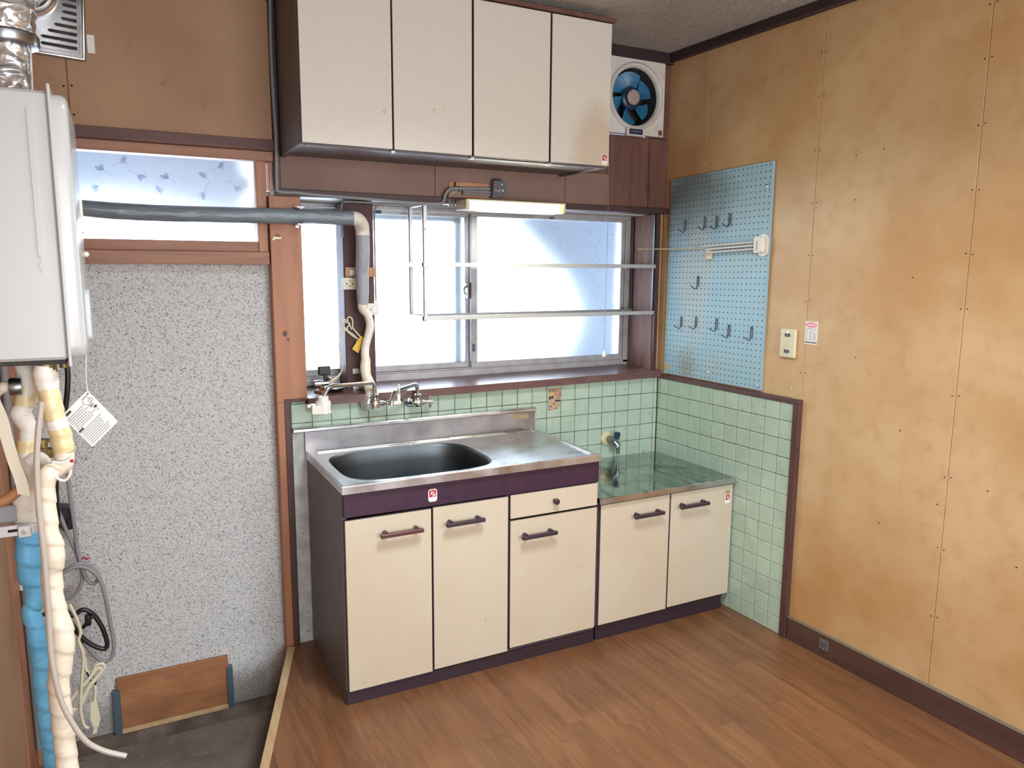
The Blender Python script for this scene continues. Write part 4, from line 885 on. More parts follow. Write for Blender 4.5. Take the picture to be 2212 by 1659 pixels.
# ================================================================== right wall fittings
op = root('wall_outlet', 'aged cream wall plate with two black sockets beside the pegboard', 'outlet', (.79, .01, 1.245), FR)
part(op, 'plate', MB().box(.751, .829, .002, .016, 1.186, 1.305, .004), mt['cream'])
for zz in (1.279, 1.213):
    s_ = part(op, 'socket', MB().box(.777, .803, .0, .003, zz - .0065, zz + .0065, .001), mt['black'])
    sl_ = MB()
    for xx in (.7865, .7905, .7945): sl_.box(xx - .0008, xx + .0008, -.0004, .0004, zz - .004, zz + .004)
    part(s_, 'slot', sl_, mt['inkl'])
for zz in (1.291, 1.202): part(op, 'screw', MB().lathe([(.004, .003), (.0035, .0005)], (.79, 0, zz), 'y', 12), mt['chrome'], 30)
nt_ = root('paper_notice', 'small white printed notice with a pink heading beside the cream outlet', 'notice', (.893, .014, 1.295), FR)
part(nt_, 'sheet', MB().box(.864, .924, .0148, .0158, 1.25, 1.341), mt['paper'])
el = [(.893 + .027 * math.cos(2 * PI * k / 40) * (1 + .05 * (k % 2)), 1.327 + .0105 * math.sin(2 * PI * k / 40) * (1 + .12 * (k % 2))) for k in range(40)]
part(nt_, 'heading', MB().prism(el, .0142, .0148, 'y'), mt['pink'])
pr = MB(); random.seed(3)
pr.box(.868, .9, .0144, .0149, 1.3105, 1.3125).box(.903, .92, .0144, .0149, 1.3095, 1.3115)
for r_ in range(13):
    for c_ in range(3):
        z_ = 1.304 - r_ * .0034; x_ = .868 + c_ * .0185
        pr.box(x_, x_ + random.uniform(.006, .014), .0144, .0149, z_ - .0006, z_ + .0006)
part(nt_, 'print', pr, mt['inkl'])
part(nt_, 'bottom_band', MB().box(.865, .923, .0144, .0149, 1.2555, 1.2595), mt['ink'])
part(nt_, 'heading_text', MB().box(.873, .913, .0138, .0143, 1.325, 1.3285), mt['paper'])
bo = root('floor_outlet', 'small old grey socket plate on the brown baseboard', 'outlet', (1.066, 0, .055), FR)
part(bo, 'plate', MB().box(1.045, 1.089, -.003, .003, .034, .077, .002), mt['greydark'])
part(bo, 'slot', MB().box(1.055, 1.079, -.0038, -.0028, .058, .0605).lathe([(.004, -.0028), (.003, -.005)], (1.067, 0, .051), 'y', 10), mt['ink'])
for zz in (.073, .038): part(bo, 'screw', MB().lathe([(.003, -.003), (.002, -.005)], (1.067, 0, zz), 'y', 8), mt['chromed'])
thing('wire_loop', 'thin pale string loop hanging on the wall just above the tile trim', 'string', MB().tube([(.805 + .014 * math.cos(t), .012, 1.05 + .02 * math.sin(t)) for t in [R(20 + 28 * k) for k in range(11)]], .0011, 6), mt['cream'], (.805, .014, 1.05), FR, 40)
# ================================================================== taps, pipes and fittings at the window
def spout(pts, r=.0085, rad=.03): return MB().tube(fillet(pts, rad, 7), r, 14)
lf = root('sink_tap', 'chrome wall tap with long spout and grey spray head at the left over the sink', 'tap', (-1.485, -.03, 1.0))
bd = MB().lathe([(.034, .0), (.034, -.004), (.026, -.012), (.02, -.016)], (-1.49, 0, .993), 'y', 24)
bd.lathe([(.012, -.01), (.0135, -.03), (.019, -.04), (.021, -.055), (.018, -.07), (.012, -.076)], (-1.487, 0, .995), 'y', 20)
bd.lathe([(.02, .975), (.021, .99), (.02, 1.008), (.014, 1.018), (.016, 1.021), (.016, 1.03), (.011, 1.034)], (-1.485, -.058, 0), 'z', 20)
bd.lathe([(.013, -1.475), (.013, -1.452), (.009, -1.447), (.009, -1.44)], (0, -.058, .992), 'x', 16)
part(lf, 'body', bd, mt['chrome'], 40)
part(lf, 'handle', MB().lathe([(.006, -1.44), (.011, -1.438), (.012, -1.418), (.006, -1.414)], (0, -.058, .992), 'x', 12).box(-1.434, -1.424, -.0865, -.03, .987, .997, .003), mt['chrome'], 40)
part(lf, 'foil_wrap', MB().sphere((-1.503, -.03, .995), (.034, .026, .036), 18, 12), mt['foil'], 60)
part(lf, 'spout', spout([(-1.485, -.058, 1.03), (-1.487, -.06, 1.079), (-1.69, -.135, 1.089), (-1.715, -.145, 1.05)]), mt['chrome'], 50)
sh_ = part(lf, 'spray_head', MB().lathe([(.012, 1.055), (.02, 1.052), (.021, 1.037), (.027, 1.034), (.029, 1.028), (.029, .997), (.031, .995), (.031, .988), (.027, .986)], (-1.716, -.146, 0), 'z', 28), mt['white'], 35)
part(sh_, 'spray_body', MB().prism(rrect(-1.764, -1.72, .99, 1.023, .004, 3), -.172, -.12, 'y'), mt['white'])
part(sh_, 'lever', MB().box(-1.778, -1.762, -.152, -.136, 1.012, 1.024, .002), mt['white'])
rf = root('sink_tap', 'chrome wall tap with a swung spout to the right of the foil wrapped one', 'tap', (-1.3, -.03, .99))
bd = MB().lathe([(.031, .0), (.031, -.003), (.025, -.01), (.018, -.014)], (-1.31, 0, .985), 'y', 24)
bd.lathe([(.011, -.01), (.012, -.03), (.018, -.04), (.02, -.054), (.017, -.068), (.011, -.072)], (-1.305, 0, .985), 'y', 20)
bd.lathe([(.018, .967), (.02, .98), (.019, .998), (.013, 1.006), (.015, 1.009), (.015, 1.018), (.01, 1.021)], (-1.3, -.056, 0), 'z', 20)
bd.lathe([(.012, -1.29), (.012, -1.272), (.008, -1.268), (.008, -1.252)], (0, -.056, .982), 'x', 16)
part(rf, 'body', bd, mt['chrome'], 40)
part(rf, 'handle', MB().lathe([(.008, -1.252), (.009, -1.235), (.006, -1.232)], (0, -.056, .982), 'x', 12).box(-1.25, -1.238, -.0615, -.0505, .955, 1.006, .004), mt['chrome'], 40)
part(rf, 'spout', spout([(-1.3, -.056, 1.02), (-1.305, -.06, 1.062), (-1.44, -.175, 1.058), (-1.462, -.2, 1.018), (-1.463, -.201, 1.008)]), mt['chrome'], 50)
thing('soap_clip', 'pale plastic clip hooked over the spout of the right hand tap', 'clip', MB().tube([(-1.418, -.158, 1.035), (-1.42, -.172, 1.064), (-1.415, -.15, 1.078), (-1.408, -.138, 1.066)], .004, 8, 4).box(-1.426, -1.412, -.165, -.157, 1.012, 1.045, .002).box(-1.445, -1.41, -.168, -.16, 1.0, 1.016, .003), mt['white'], (-1.42, -.16, 1.02), sm=40)
thing('wall_bottle', 'small grey holder standing against the tiles behind the right hand tap', 'holder', MB().lathe([(.013, .985), (.014, 1.02), (.012, 1.028), (.008, 1.03), (.013, 1.034), (.013, 1.046), (.004, 1.049)], (-1.345, -.016, 0), 'z', 16), mt['greycord'], (-1.345, -.016, .985), sm=35)

# insulated pipe: grey horizontal run, elbow, pale vertical lagging, white wrapped tail
ip = root('insulated_pipe', 'grey insulated pipe running along the transom and down the dark pillar to the tap', 'pipe', (-1.5, 0, 1.4))
hz = [(-2.72, -.045, 1.74), (-2.6, -.045, 1.737), (-2.5, -.045, 1.733), (-2.4, -.045, 1.727), (-2.25, -.045, 1.724), (-2.1, -.045, 1.725), (-1.9, -.045, 1.728), (-1.75, -.045, 1.73), (-1.556, -.045, 1.731)]
part(ip, 'grey_lagging', MB().tube(hz, [.029, .03, .0275, .029, .0285, .0285, .0285, .0285, .0285], 20, 4), mt['lag'], 40)
part(ip, 'elbow', MB().tube([(-1.562, -.045, 1.731), (-1.545, -.042, 1.7305), (-1.525, -.03, 1.724), (-1.51, -.01, 1.708), (-1.504, .0, 1.688), (-1.503, .002, 1.668)], [.0265, .0275, .0265, .028, .027, .028], 18, 3), mt['wrapw'], 50)
part(ip, 'pale_lagging', MB().tube([(-1.503, .002, 1.675), (-1.503, .004, 1.6), (-1.504, .01, 1.55), (-1.505, .015, 1.524), (-1.504, .018, 1.5), (-1.503, .02, 1.44), (-1.503, .022, 1.392)], [.027, .0272, .027, .0245, .0265, .025, .0215], 18, 4), mt['lagv'], 50)
random.seed(11)
wr_pts = [(-1.504, .022, 1.4), (-1.503, .022, 1.374), (-1.484, .025, 1.35), (-1.474, .028, 1.318), (-1.474, .03, 1.29), (-1.482, .03, 1.26), (-1.493, .028, 1.225), (-1.498, .025, 1.19), (-1.496, .022, 1.16)]
part(ip, 'white_wrap', MB().tube(wr_pts, [.0215, .019, .017, .0165, .0175, .0165, .0165, .017, .018], 16, 4), mt['wrapw'], 50)
part(ip, 'cream_wrap', MB().tube([(-1.496, .022, 1.168), (-1.5, .018, 1.13), (-1.499, .012, 1.1), (-1.492, .005, 1.07), (-1.488, -.005, 1.045), (-1.492, -.02, 1.02), (-1.495, -.03, 1.005)], [.019, .022, .0205, .0245, .024, .0225, .02], 16, 4), mt['wrapc'], 50)
cl = MB()
for a, b in ((1.742, 1.772),): pass
cl = MB().box(-1.775, -1.748, -.082, -.012, 1.76, 1.764).box(-1.775, -1.748, -.082, -.012, 1.698, 1.702).box(-1.768, -1.755, -.012, -.008, 1.69, 1.77)
part(ip, 'pipe_bracket', cl, mt['alub'])
for z in (1.11, 1.045):
    part(ip, 'pipe_clamp', MB().box(-1.535, -1.508, .0835, .09, z - .011, z + .011, .001).lathe([(.0045, .084), (.003, .0815)], (-1.522, 0, z), 'y', 8).tube([(-1.508, .06, z), (-1.503, .03, z + .002)], .008, 8), mt['alub'])
thing('wood_block', 'bare wooden block nailed across the dark pillar behind the pipe', 'block', MB().box(-1.556, -1.432, .072, .09, 1.502, 1.541, .001), mt['blockw'], (-1.49, .08, 1.5))
thing('pipe_clip', 'small zinc clip screwed to the wooden block beside the pipe', 'clip', MB().box(-1.541, -1.522, .069, .072, 1.508, 1.531, .001).tube([(-1.53, .066, 1.512), (-1.524, .064, 1.52), (-1.53, .066, 1.528)], .002, 6, 3), mt['alub'], (-1.53, .07, 1.52), sm=40)

po = root('pillar_outlet', 'square grey earthed socket low on the left face of the dark pillar', 'outlet', (-1.54, .08, 1.475))
part(po, 'box', MB().box(-1.571, -1.512, .073, .092, 1.45, 1.499, .003), mt['white'])
s_ = part(po, 'socket', MB().box(-1.56, -1.521, .071, .074, 1.456, 1.493, .001), mt['cream'])
part(s_, 'slot', MB().box(-1.545, -1.536, .0702, .0712, 1.484, 1.4865).box(-1.545, -1.536, .0702, .0712, 1.463, 1.4655).lathe([(.0035, .0712), (.003, .0702)], (-1.528, 0, 1.474), 'y', 8).lathe([(.003, .0712), (.003, .0702)], (-1.553, 0, 1.474), 'y', 8), mt['ink'])
ps = root('pillar_switch', 'cream wall switch on the right of the dark pillar behind the bent pipe', 'switch', (-1.44, .08, 1.37))
part(ps, 'box', MB().box(-1.47, -1.42, .073, .092, 1.343, 1.393, .003), mt['white'])
part(ps, 'rocker', MB().box(-1.447, -1.432, .0695, .074, 1.354, 1.382, .002), mt['paper'])
part(ps, 'screw', MB().lathe([(.003, .073), (.002, .0715)], (-1.455, 0, 1.368), 'y', 8), mt['ink'])

# coiled cord with the yellow tag, its plug in the little device on the window board
co = root('coiled_cord', 'coiled ivory flex hung on the pillar with a yellow label', 'cord', (-1.54, .075, 1.3))
part(co, 'flex', MB().tube(CV_pillar_coil_a, .003, 8, 5).tube(CV_pillar_coil_b, .003, 8, 5).tube([(-1.56, .068, 1.295), (-1.548, .066, 1.31), (-1.57, .07, 1.318), (-1.575, .07, 1.3), (-1.53, .068, 1.262), (-1.51, .068, 1.238), (-1.522, .068, 1.236)], .003, 8, 5).tube(CV_pillar_coil_c, .003, 8, 5), mt['ivory'], 50)
part(co, 'yellow_label', MB().add([(p[0], .058 + (0 if k < 4 else .002), p[2]) for k, p in enumerate(CV_ytag + CV_ytag)], [(0, 1, 2, 3), (7, 6, 5, 4), (0, 4, 5, 1), (1, 5, 6, 2), (2, 6, 7, 3), (3, 7, 4, 0)]), mt['yellow'])
part(co, 'plug', MB().tube(CV_plug, [.0045, .006, .01, .008], 8, 3), mt['ivory'], 40)
part(co, 'hook_pin', MB().lathe([(.003, .068), (.003, .09)], (-1.556, 0, 1.29), 'y', 8), mt['white'])
rl = root('round_lid', 'black dish with a chrome tilted rim lying on the window board left of the pillar', 'lid', (-1.62, .06, 1.04))
part(rl, 'dish', MB().lathe([(.03, 1.0365), (.042, 1.042), (.047, 1.05), (.044, 1.05), (.02, 1.045)], (-1.62, .07, 0), 'z', 28), mt['black'], 40)
part(rl, 'rim', MB().tube([(-1.62 + .047 * math.cos(R(15 * k)), .07 + .047 * math.sin(R(15 * k)), 1.05) for k in range(24)], .002, 8, closed=True), mt['chrome'], 40)
dv = root('lighter_valve', 'small chrome and black gas fitting standing behind the left spout on the window board', 'fitting', (-1.67, .08, 1.04))
part(dv, 'base', MB().lathe([(.03, 1.034), (.03, 1.042), (.012, 1.046), (.01, 1.06)], (-1.668, .08, 0), 'z', 20), mt['putty'], 35)
part(dv, 'barrel', MB().lathe([(.008, -1.7), (.014, -1.698), (.014, -1.672), (.011, -1.67), (.011, -1.64)], (0, .075, 1.069), 'x', 16), mt['chrome'], 40)
part(dv, 'black_block', MB().box(-1.674, -1.626, .09, .115, 1.1, 1.136, .003).box(-1.655, -1.64, .085, .1, 1.06, 1.105, .002), mt['black'])
part(dv, 'elbow', MB().tube([(-1.65, .075, 1.069), (-1.64, .074, 1.078), (-1.632, .072, 1.09)], .008, 8, 3), mt['chromed'], 40)

# tile flyer and gas tap
fy = root('tile_flyer', 'torn old printed flyer stuck on the green tiles below the window board', 'flyer', (-.605, -.001, .935))
part(fy, 'sheet', MB().prism([(-.638, .886), (-.612, .889), (-.609, .896), (-.602, .89), (-.584, .892), (-.58, .905), (-.572, .9), (-.569, .985), (-.575, .992), (-.634, .986)], -.0026, -.0018, 'y'), mt['flyer'])
part(fy, 'print', place_text(place_text(MB(), '肉屋はる', -.606, -.0028, .9755, .0135), '特売', -.583, -.0028, .94, .009), mt['ink'])
part(fy, 'red_print', place_text(MB().box(-.636, -.612, -.0029, -.0026, .887, .8885).box(-.604, -.586, -.0029, -.0026, .8895, .8915).box(-.632, -.577, -.0029, -.0026, .9825, .9845), '元祖', -.585, -.0028, .957, .02), mt['red'])
part(fy, 'yellow_print', MB().prism([(-.636, .95), (-.612, .953), (-.602, .967), (-.63, .969)], -.0029, -.0026, 'y').box(-.632, -.62, -.0029, -.0026, .908, .92), mt['flyyel'])
pv = MB(); random.seed(5)
for cxx, czz in ((-.627, .943), (-.614, .947)):
    pv.prism([(cxx + random.uniform(.004, .008) * math.cos(R(45 * k)), czz + random.uniform(.005, .01) * math.sin(R(45 * k))) for k in range(8)], -.0031, -.0027, 'y')
pv.box(-.6, -.573, -.0031, -.0027, .924, .932).box(-.63, -.617, -.0031, -.0027, .9, .904).box(-.61, -.603, -.0031, -.0027, .912, .917)
part(fy, 'picture', pv, mt['navy'])

gtp = root('gas_tap', 'grey gas cock with navy handle and yellowed flange on the tiles over the cooker top', 'gas tap', (-.3, -.02, .72))
part(gtp, 'flange', MB().lathe([(.034, -.001), (.034, -.007), (.028, -.012)], (-.303, 0, .719), 'y', 28), mt['capy'], 35)
part(gtp, 'body', MB().lathe([(.016, -.012), (.017, -.03), (.019, -.036), (.02, -.055), (.016, -.066)], (-.296, 0, .718), 'y', 18).tube([(-.294, -.05, .715), (-.284, -.06, .7), (-.275, -.066, .69)], [.017, .016, .014], 12, 3).lathe([(.011, .692), (.009, .675), (.011, .673), (.008, .668), (.01, .666), (.007, .652)], (-.278, -.064, 0), 'z', 12), mt['chromed'], 40)
part(gtp, 'handle', MB().prism([(-.297, .728), (-.272, .724), (-.269, .756), (-.276, .76), (-.293, .759)], -.07, -.052, 'y'), mt['navytap'])
part(gtp, 'spindle', MB().box(-.281, -.27, -.074, -.066, .722, .738, .001), mt['chrome'])

# ================================================================== cables over the window
thing('surface_cable', 'grey surface cable running down beside the wall cabinet and along the lintel', 'cable', MB().tube([tuple(p) for p in CV_cable_m], .0065, 10, 5), mt['greycord'], (-1.8, -.02, 1.82), sm=50)
thing('surface_cable', 'upper of the two thin grey cables rising to the junction box', 'cable', MB().tube([(p[0], -.005 if p[2] > 1.81 else -.02, p[2]) for p in CV_cable_n], .0052, 10, 5), mt['greycord'], (-1.1, 0, 1.86), sm=50)
thing('surface_cable', 'lower of the two thin grey cables rising to the junction box', 'cable', MB().tube([(p[0], -.005 if p[2] > 1.81 else -.02, p[2]) for p in CV_cable_o], .0052, 10, 5), mt['greycord'], (-1.1, 0, 1.85), sm=50)
thing('surface_cable', 'pale cable running under the lintel across the head of the dark pillar', 'cable', MB().tube([(-1.566, .07, 1.66), (-1.569, .06, 1.74), (-1.572, .045, 1.79), (-1.56, .03, 1.7985), (-1.46, .03, 1.799), (-1.36, .03, 1.799), (-1.25, .03, 1.799), (-1.125, .03, 1.799)], .0042, 8, 5), mt['greycord'], (-1.4, .02, 1.8), sm=50)
thing('surface_cable', 'pale cable curving from the right side of the pillar along the window head', 'cable', MB().tube([(-1.428, .085, 1.40), (-1.428, .085, 1.74), (-1.425, .08, 1.775), (-1.41, .075, 1.795), (-1.36, .07, 1.799), (-1.26, .07, 1.799), (-1.13, .07, 1.799)], .0038, 8, 5), mt['greycord'], (-1.43, .08, 1.75), sm=50)
cs_ = MB()
for px_ in (-1.2,): pass
stp = root('cable_staples', 'small dark cable staples beside the junction box', 'staple', (-1.06, -.01, 1.86), group=None)
for x_, z_ in ((-1.105, 1.884), (-1.088, 1.868), (-1.072, 1.855)):
    part(stp, 'staple', MB().box(x_ - .003, x_ + .003, -.013, .004, z_ - .01, z_ + .012, .001), mt['black'])
thing('wood_block', 'reddish wooden backing board under the lintel cables left of the junction box', 'block', MB().box(-1.13, -.945, -.002, .004, 1.834, 1.898, .001), mt['blockw'], (-1.04, 0, 1.84))
jb = root('junction_box', 'smoky clear junction box where the lintel cables end', 'junction box', (-.9, -.02, 1.88))
part(jb, 'cover', MB().prism([(-.94, 1.84), (-.868, 1.846), (-.876, 1.9), (-.89, 1.912), (-.935, 1.912)], -.03, .004, 'y'), M('smoky_plastic', '#5d5f66', .15, coat=.5))
part(jb, 'black_clip', MB().box(-.93, -.9, -.034, .004, 1.91, 1.918, .001), mt['black'])
part(jb, 'terminal', MB().box(-.928, -.926, -.032, -.0295, 1.868, 1.876).box(-.928, -.91, -.032, -.0295, 1.866, 1.868).box(-.909, -.907, -.032, -.0295, 1.86, 1.878).lathe([(.006, -.0295), (.005, -.032)], (-.893, 0, 1.87), 'y', 8).lathe([(.005, -.0295), (.004, -.032)], (-.897, 0, 1.895), 'y', 8), mt['alub'])
thing('torn_tape', 'scrap of torn tape stuck on the wooden post below the grey pipe', 'tape', MB().prism([(-1.858, 1.644), (-1.85, 1.655), (-1.828, 1.652), (-1.823, 1.654), (-1.824, 1.645), (-1.846, 1.645), (-1.852, 1.638)], -.014, -.0085, 'y'), mt['tapey'], (-1.84, -.01, 1.648))
# ================================================================== hatch in the stone chip wall
ht = root('floor_hatch', 'small plywood hatch with blue grey metal side rails low in the speckled wall', 'hatch', (-2.29, .04, -.12))
part(ht, 'board', MB().box(-2.488, -2.088, .034, .049, -.212, -.006, .002), mt['hatch'])
part(ht, 'finger_notch', MB().box(-2.325, -2.25, .0325, .034, -.052, -.03, .0005), mt['railwood'])
for a, b in ((-2.504, -2.478), (-2.097, -2.073)): part(ht, 'side_rail', MB().box(a, b, .026, .05, -.23, -.052, .001), mt['bluerail'])
part(ht, 'bottom_batten', MB().box(-2.48, -2.096, .024, .05, -.228, -.212, .001), mt['strip'])

# ================================================================== stainless flue plate, duct and water heater
vp = root('flue_plate', 'stainless louvred wall plate behind the foil duct', 'vent', (-2.43, 0, 2.21))
VM = Matrix.Translation((-2.433, 0, 2.21)) @ Matrix.Rotation(R(3), 4, 'Y')
def V(mb): return mb.xf(VM)
part(vp, 'plate', V(MB().box(-.31, 0, -.014, .002, 0, .3, .004)), mt['steel'])
part(vp, 'rim', V(MB().tube([(-.306, -.016, .006), (-.006, -.016, .006), (-.006, -.016, .296)], .005, 8).box(-.292, -.018, -.0165, -.013, .02, .28, .001)), mt['steel'], 40)
for k in range(12):
    z_ = .03 + k * .0215; inx = max(0, 1 - abs(z_ - .17) / .12); L_ = .098 - .062 * min(1, inx * 1.7)
    part(vp, 'louvre', V(MB().prism([(-.024, z_), (-.024 - L_, z_ + .002), (-.03 - L_, z_ + .007), (-.024 - L_, z_ + .011), (-.024, z_ + .0105)], -.019, -.0164, 'y')), mt['fandark'])
part(vp, 'boss', V(MB().lathe([(.085, -.016), (.083, -.03), (.074, -.036), (.07, -.06), (.066, -.062), (.066, -.02)], (-.158, 0, .19), 'y', 36)), mt['steel'], 40)
part(vp, 'collar', V(MB().lathe([(.06, -.03), (.06, -.11)], (-.158, 0, .19), 'y', 32)), mt['foil'], 40)
thing('paper_scrap', 'white paper edge showing beside the stainless wall plate', 'paper', MB().box(-2.426, -2.404, .0, .003, 2.242, 2.3), mt['paper'], (-2.42, 0, 2.25))

du = root('flue_duct', 'crumpled aluminium foil duct rising from the white water heater', 'duct', (-2.56, -1.0, 1.89))
random.seed(21)
def crinkle(pts, r, n, sub, amp):
    p, rs = smooth([Vector(q) for q in pts], [r] * len(pts), sub)
    return MB().tube(p, [x * (1 + random.uniform(-amp, amp)) for x in rs], n)
part(du, 'lower_duct', crinkle([(-2.57, -1.05, 1.888), (-2.568, -1.05, 1.94), (-2.563, -1.05, 2.01)], .043, 24, 9, .035), mt['foil'], 60)
part(du, 'seam_rod', MB().tube([(-2.524, -1.06, 1.875), (-2.519, -1.06, 2.0)], .0022, 6), mt['alub'])
part(du, 'ring', MB().lathe([(.046, 1.992), (.058, 1.995), (.061, 2.0), (.061, 2.016), (.057, 2.021), (.05, 2.024)], (-2.563, -1.05, 0), 'z', 36), mt['chromed'], 35)
part(du, 'upper_duct', crinkle([(-2.563, -1.05, 2.015), (-2.561, -1.05, 2.07), (-2.56, -1.04, 2.15), (-2.565, -1.0, 2.25), (-2.58, -.85, 2.35), (-2.588, -.5, 2.4), (-2.589, -.1, 2.4)], .056, 26, 8, .05), mt['foil'], 60)

hr_ = root('water_heater', 'white enamelled gas water heater with rounded cover on the left wall', 'water heater', (-2.6, -1.0, 1.35))
part(hr_, 'case', MB().box(-2.752, -2.489, -1.2, -.83, 1.35, 1.885, .006), mt['heater'])
part(hr_, 'groove', MB().prism(rrect(-2.527, -2.517, 1.56, 1.853, .0045, 4), -1.2025, -1.199, 'y').prism([(-2.528, 1.542), (-2.522, 1.556), (-2.516, 1.542), (-2.522, 1.53)], -1.2015, -1.1995, 'y'), mt['heater'])
part(hr_, 'flange', MB().box(-2.49, -2.484, -1.206, -.825, 1.335, 1.899, .002), mt['heater'])
cv_ = rrect(-1.2, -.83, 1.348, 1.884, .03, 6)
cm = MB(); L0 = cv_; c0 = (-1.015, 1.616)
rings = [(-2.484, 0), (-2.466, 0), (-2.459, .004), (-2.456, .012)]
vs = []; fs = []; q = len(cv_)
for x_, ins in rings:
    for u, v in cv_: vs.append((x_, u - math.copysign(ins, u - c0[0]), v - math.copysign(ins, v - c0[1])))
for i in range(len(rings) - 1):
    for k in range(q): fs.append((i * q + k, i * q + (k + 1) % q, (i + 1) * q + (k + 1) % q, (i + 1) * q + k))
fs.append(tuple(range((len(rings) - 1) * q, len(rings) * q)))
cm.add(vs, fs); part(hr_, 'front_cover', cm, mt['heater'], 50)
part(hr_, 'control_panel', MB().prism(rrect(-1.03, -.93, 1.372, 1.49, .012, 5), -2.457, -2.448, 'x'), mt['heater'], 30)
part(hr_, 'side_clip', MB().box(-2.462, -2.452, -.9, -.86, 1.62, 1.7, .002).sphere((-2.452, -.88, 1.57), .007, 10, 6), mt['white'])
bt = MB().box(-2.74, -2.495, -1.19, -.84, 1.34, 1.351)
part(hr_, 'base_plate', bt, mt['fandark'])
ug = MB().lathe([(.02, 1.352), (.02, 1.318), (.016, 1.31)], (-2.533, -1.17, 0), 'z', 16).lathe([(.016, 1.352), (.016, 1.32)], (-2.578, -1.1, 0), 'z', 16).lathe([(.012, 1.352), (.008, 1.322)], (-2.505, -1.1, 0), 'z', 12)
part(hr_, 'pipe_union', ug, mt['brass'], 35)

tg = root('hang_tag', 'white printed instruction card hanging by a string from the heater', 'tag', (-2.467, -1.0, 1.19))
part(tg, 'string', MB().tube([(-2.4605, -.985, 1.375), (-2.468, -.995, 1.30), (-2.468, -1.0, 1.25)], .0012, 6, 3), mt['white'], 50)
T4 = [Vector(p) for p in CV_tag]; tu = (T4[1] - T4[0]); tv = (T4[3] - T4[0])
def tq(u0, u1, v0, v1, y0=-1.0008, y1=-1.0002):
    p = [T4[0] + tu * u + tv * v for u, v in ((u0, v0), (u1, v0), (u1, v1), (u0, v1))]
    return [(a.x, a.z) for a in p]
part(tg, 'card', MB().prism(tq(0, 1, 0, 1), -1.0002, -.9992, 'y'), mt['paper'])
pr = MB(); random.seed(9)
for k in range(7):
    v1 = .97 - random.uniform(0, .03); u = .16 + k * .052; v0 = v1 - random.uniform(.5, .75)
    v = v0
    while v < v1: L_ = random.uniform(.02, .07); pr.prism(tq(u, u + .02, v, min(v + L_, v1)), -1.0006, -1.0002, 'y'); v += L_ + .012
for k in range(8):
    u = .58 + k * .05; v1 = .95; v0 = v1 - random.uniform(.6, .8); v = v0
    while v < v1: L_ = random.uniform(.02, .07); pr.prism(tq(u, u + .02, v, min(v + L_, v1)), -1.0006, -1.0002, 'y'); v += L_ + .012
for v in (.06, .1, .14, .18, .22, .26): pr.prism(tq(.05, .085, v, v + .026), -1.0006, -1.0002, 'y')
part(tg, 'small_print', pr, mt['inkl'], kind='stuff')
part(tg, 'heading_bar', MB().prism(tq(.04, .1, .72, .98), -1.0007, -1.0002, 'y').prism(tq(.52, .57, .8, .97), -1.0007, -1.0002, 'y').prism(tq(.36, .4, .1, .2), -1.0007, -1.0002, 'y'), mt['ink'])
c1 = T4[0] + tu * .16 + tv * .22; c2 = T4[0] + tu * .2 + tv * .12
pic = MB().tube([(c1.x + .009 * math.cos(R(20 * k)), -1.0005, c1.z + .009 * math.sin(R(20 * k))) for k in range(18)], .0006, 5, closed=True).tube([(c2.x + .005 * math.cos(R(30 * k)), -1.0005, c2.z + .005 * math.sin(R(30 * k))) for k in range(12)], .0006, 5, closed=True)
pic.prism(tq(.27, .34, .18, .26), -1.0007, -1.0002, 'y').prism(tq(.26, .5, .14, .16), -1.0007, -1.0002, 'y')
part(tg, 'diagram', pic, mt['inkl'])
part(tg, 'eyelet', MB().lathe([(.002, -1.0002), (.002, -1.0008)], (T4[0].x, 0, T4[0].z - .008), 'y', 8), mt['ink'])

# ---- lagged pipes under the heater
random.seed(4)
def wrapped(pts, r, sub, pitch, amp, n=18, rs=None):
    p, q = smooth([Vector(a) for a in pts], rs or [r] * len(pts), sub)
    mb = MB(); vs = []; m = len(p); acc = 0
    t0 = None
    for i in range(m):
        t = (p[min(i + 1, m - 1)] - p[max(i - 1, 0)]).normalized()
        up = Vector((0, 1, 0)); up = (up - t * up.dot(t)).normalized(); b = t.cross(up)
        if i: acc += (p[i] - p[i - 1]).length
        for k in range(n):
            a = 2 * PI * k / n; s_ = ((acc / pitch) + k / n) % 1
            rr = q[i] * (1 + amp * (s_ - .5) * 2)
            vs.append(p[i] + (up * math.cos(a) + b * math.sin(a)) * rr)
    fs = [(i * n + k, i * n + (k + 1) % n, (i + 1) * n + (k + 1) % n, (i + 1) * n + k) for i in range(m - 1) for k in range(n)]
    fs += [tuple(range(n))[::-1], tuple((m - 1) * n + k for k in range(n))]
    return mb.add(vs, fs)
def dense(pts, sub): return smooth([Vector(a) for a in pts], [1] * len(pts), sub)[0]
cp = root('lagged_pipe', 'cream tape wrapped pipe under the heater, right of the blue one', 'pipe', (-2.55, -1.18, .7))
C_ = [(CV_cream[0][0], CV_cream[0][1], 1.337)] + CV_cream[1:]
part(cp, 'union_wrap', wrapped(C_[0:3], .022, 8, .06, .03, rs=[.02, .024, .0215]), mt['wrapw'], 60)
part(cp, 'yellow_tape', wrapped(C_[2:5], .02, 6, .03, .05, rs=[.0205, .0215, .02]), mt['tapey'], 60)
part(cp, 'white_band', wrapped([C_[4], tuple((Vector(C_[4]) + Vector(C_[5])) / 2)], .021, 4, .05, .03), mt['wrapw'], 60)
part(cp, 'yellow_tape', wrapped([tuple((Vector(C_[4]) + Vector(C_[5])) / 2), C_[5], C_[6]], .02, 6, .03, .05, rs=[.0205, .021, .0205]), mt['tapey'], 60)
part(cp, 'bend', wrapped(C_[6:11], .019, 6, .05, .02), mt['wrapc'], 60)
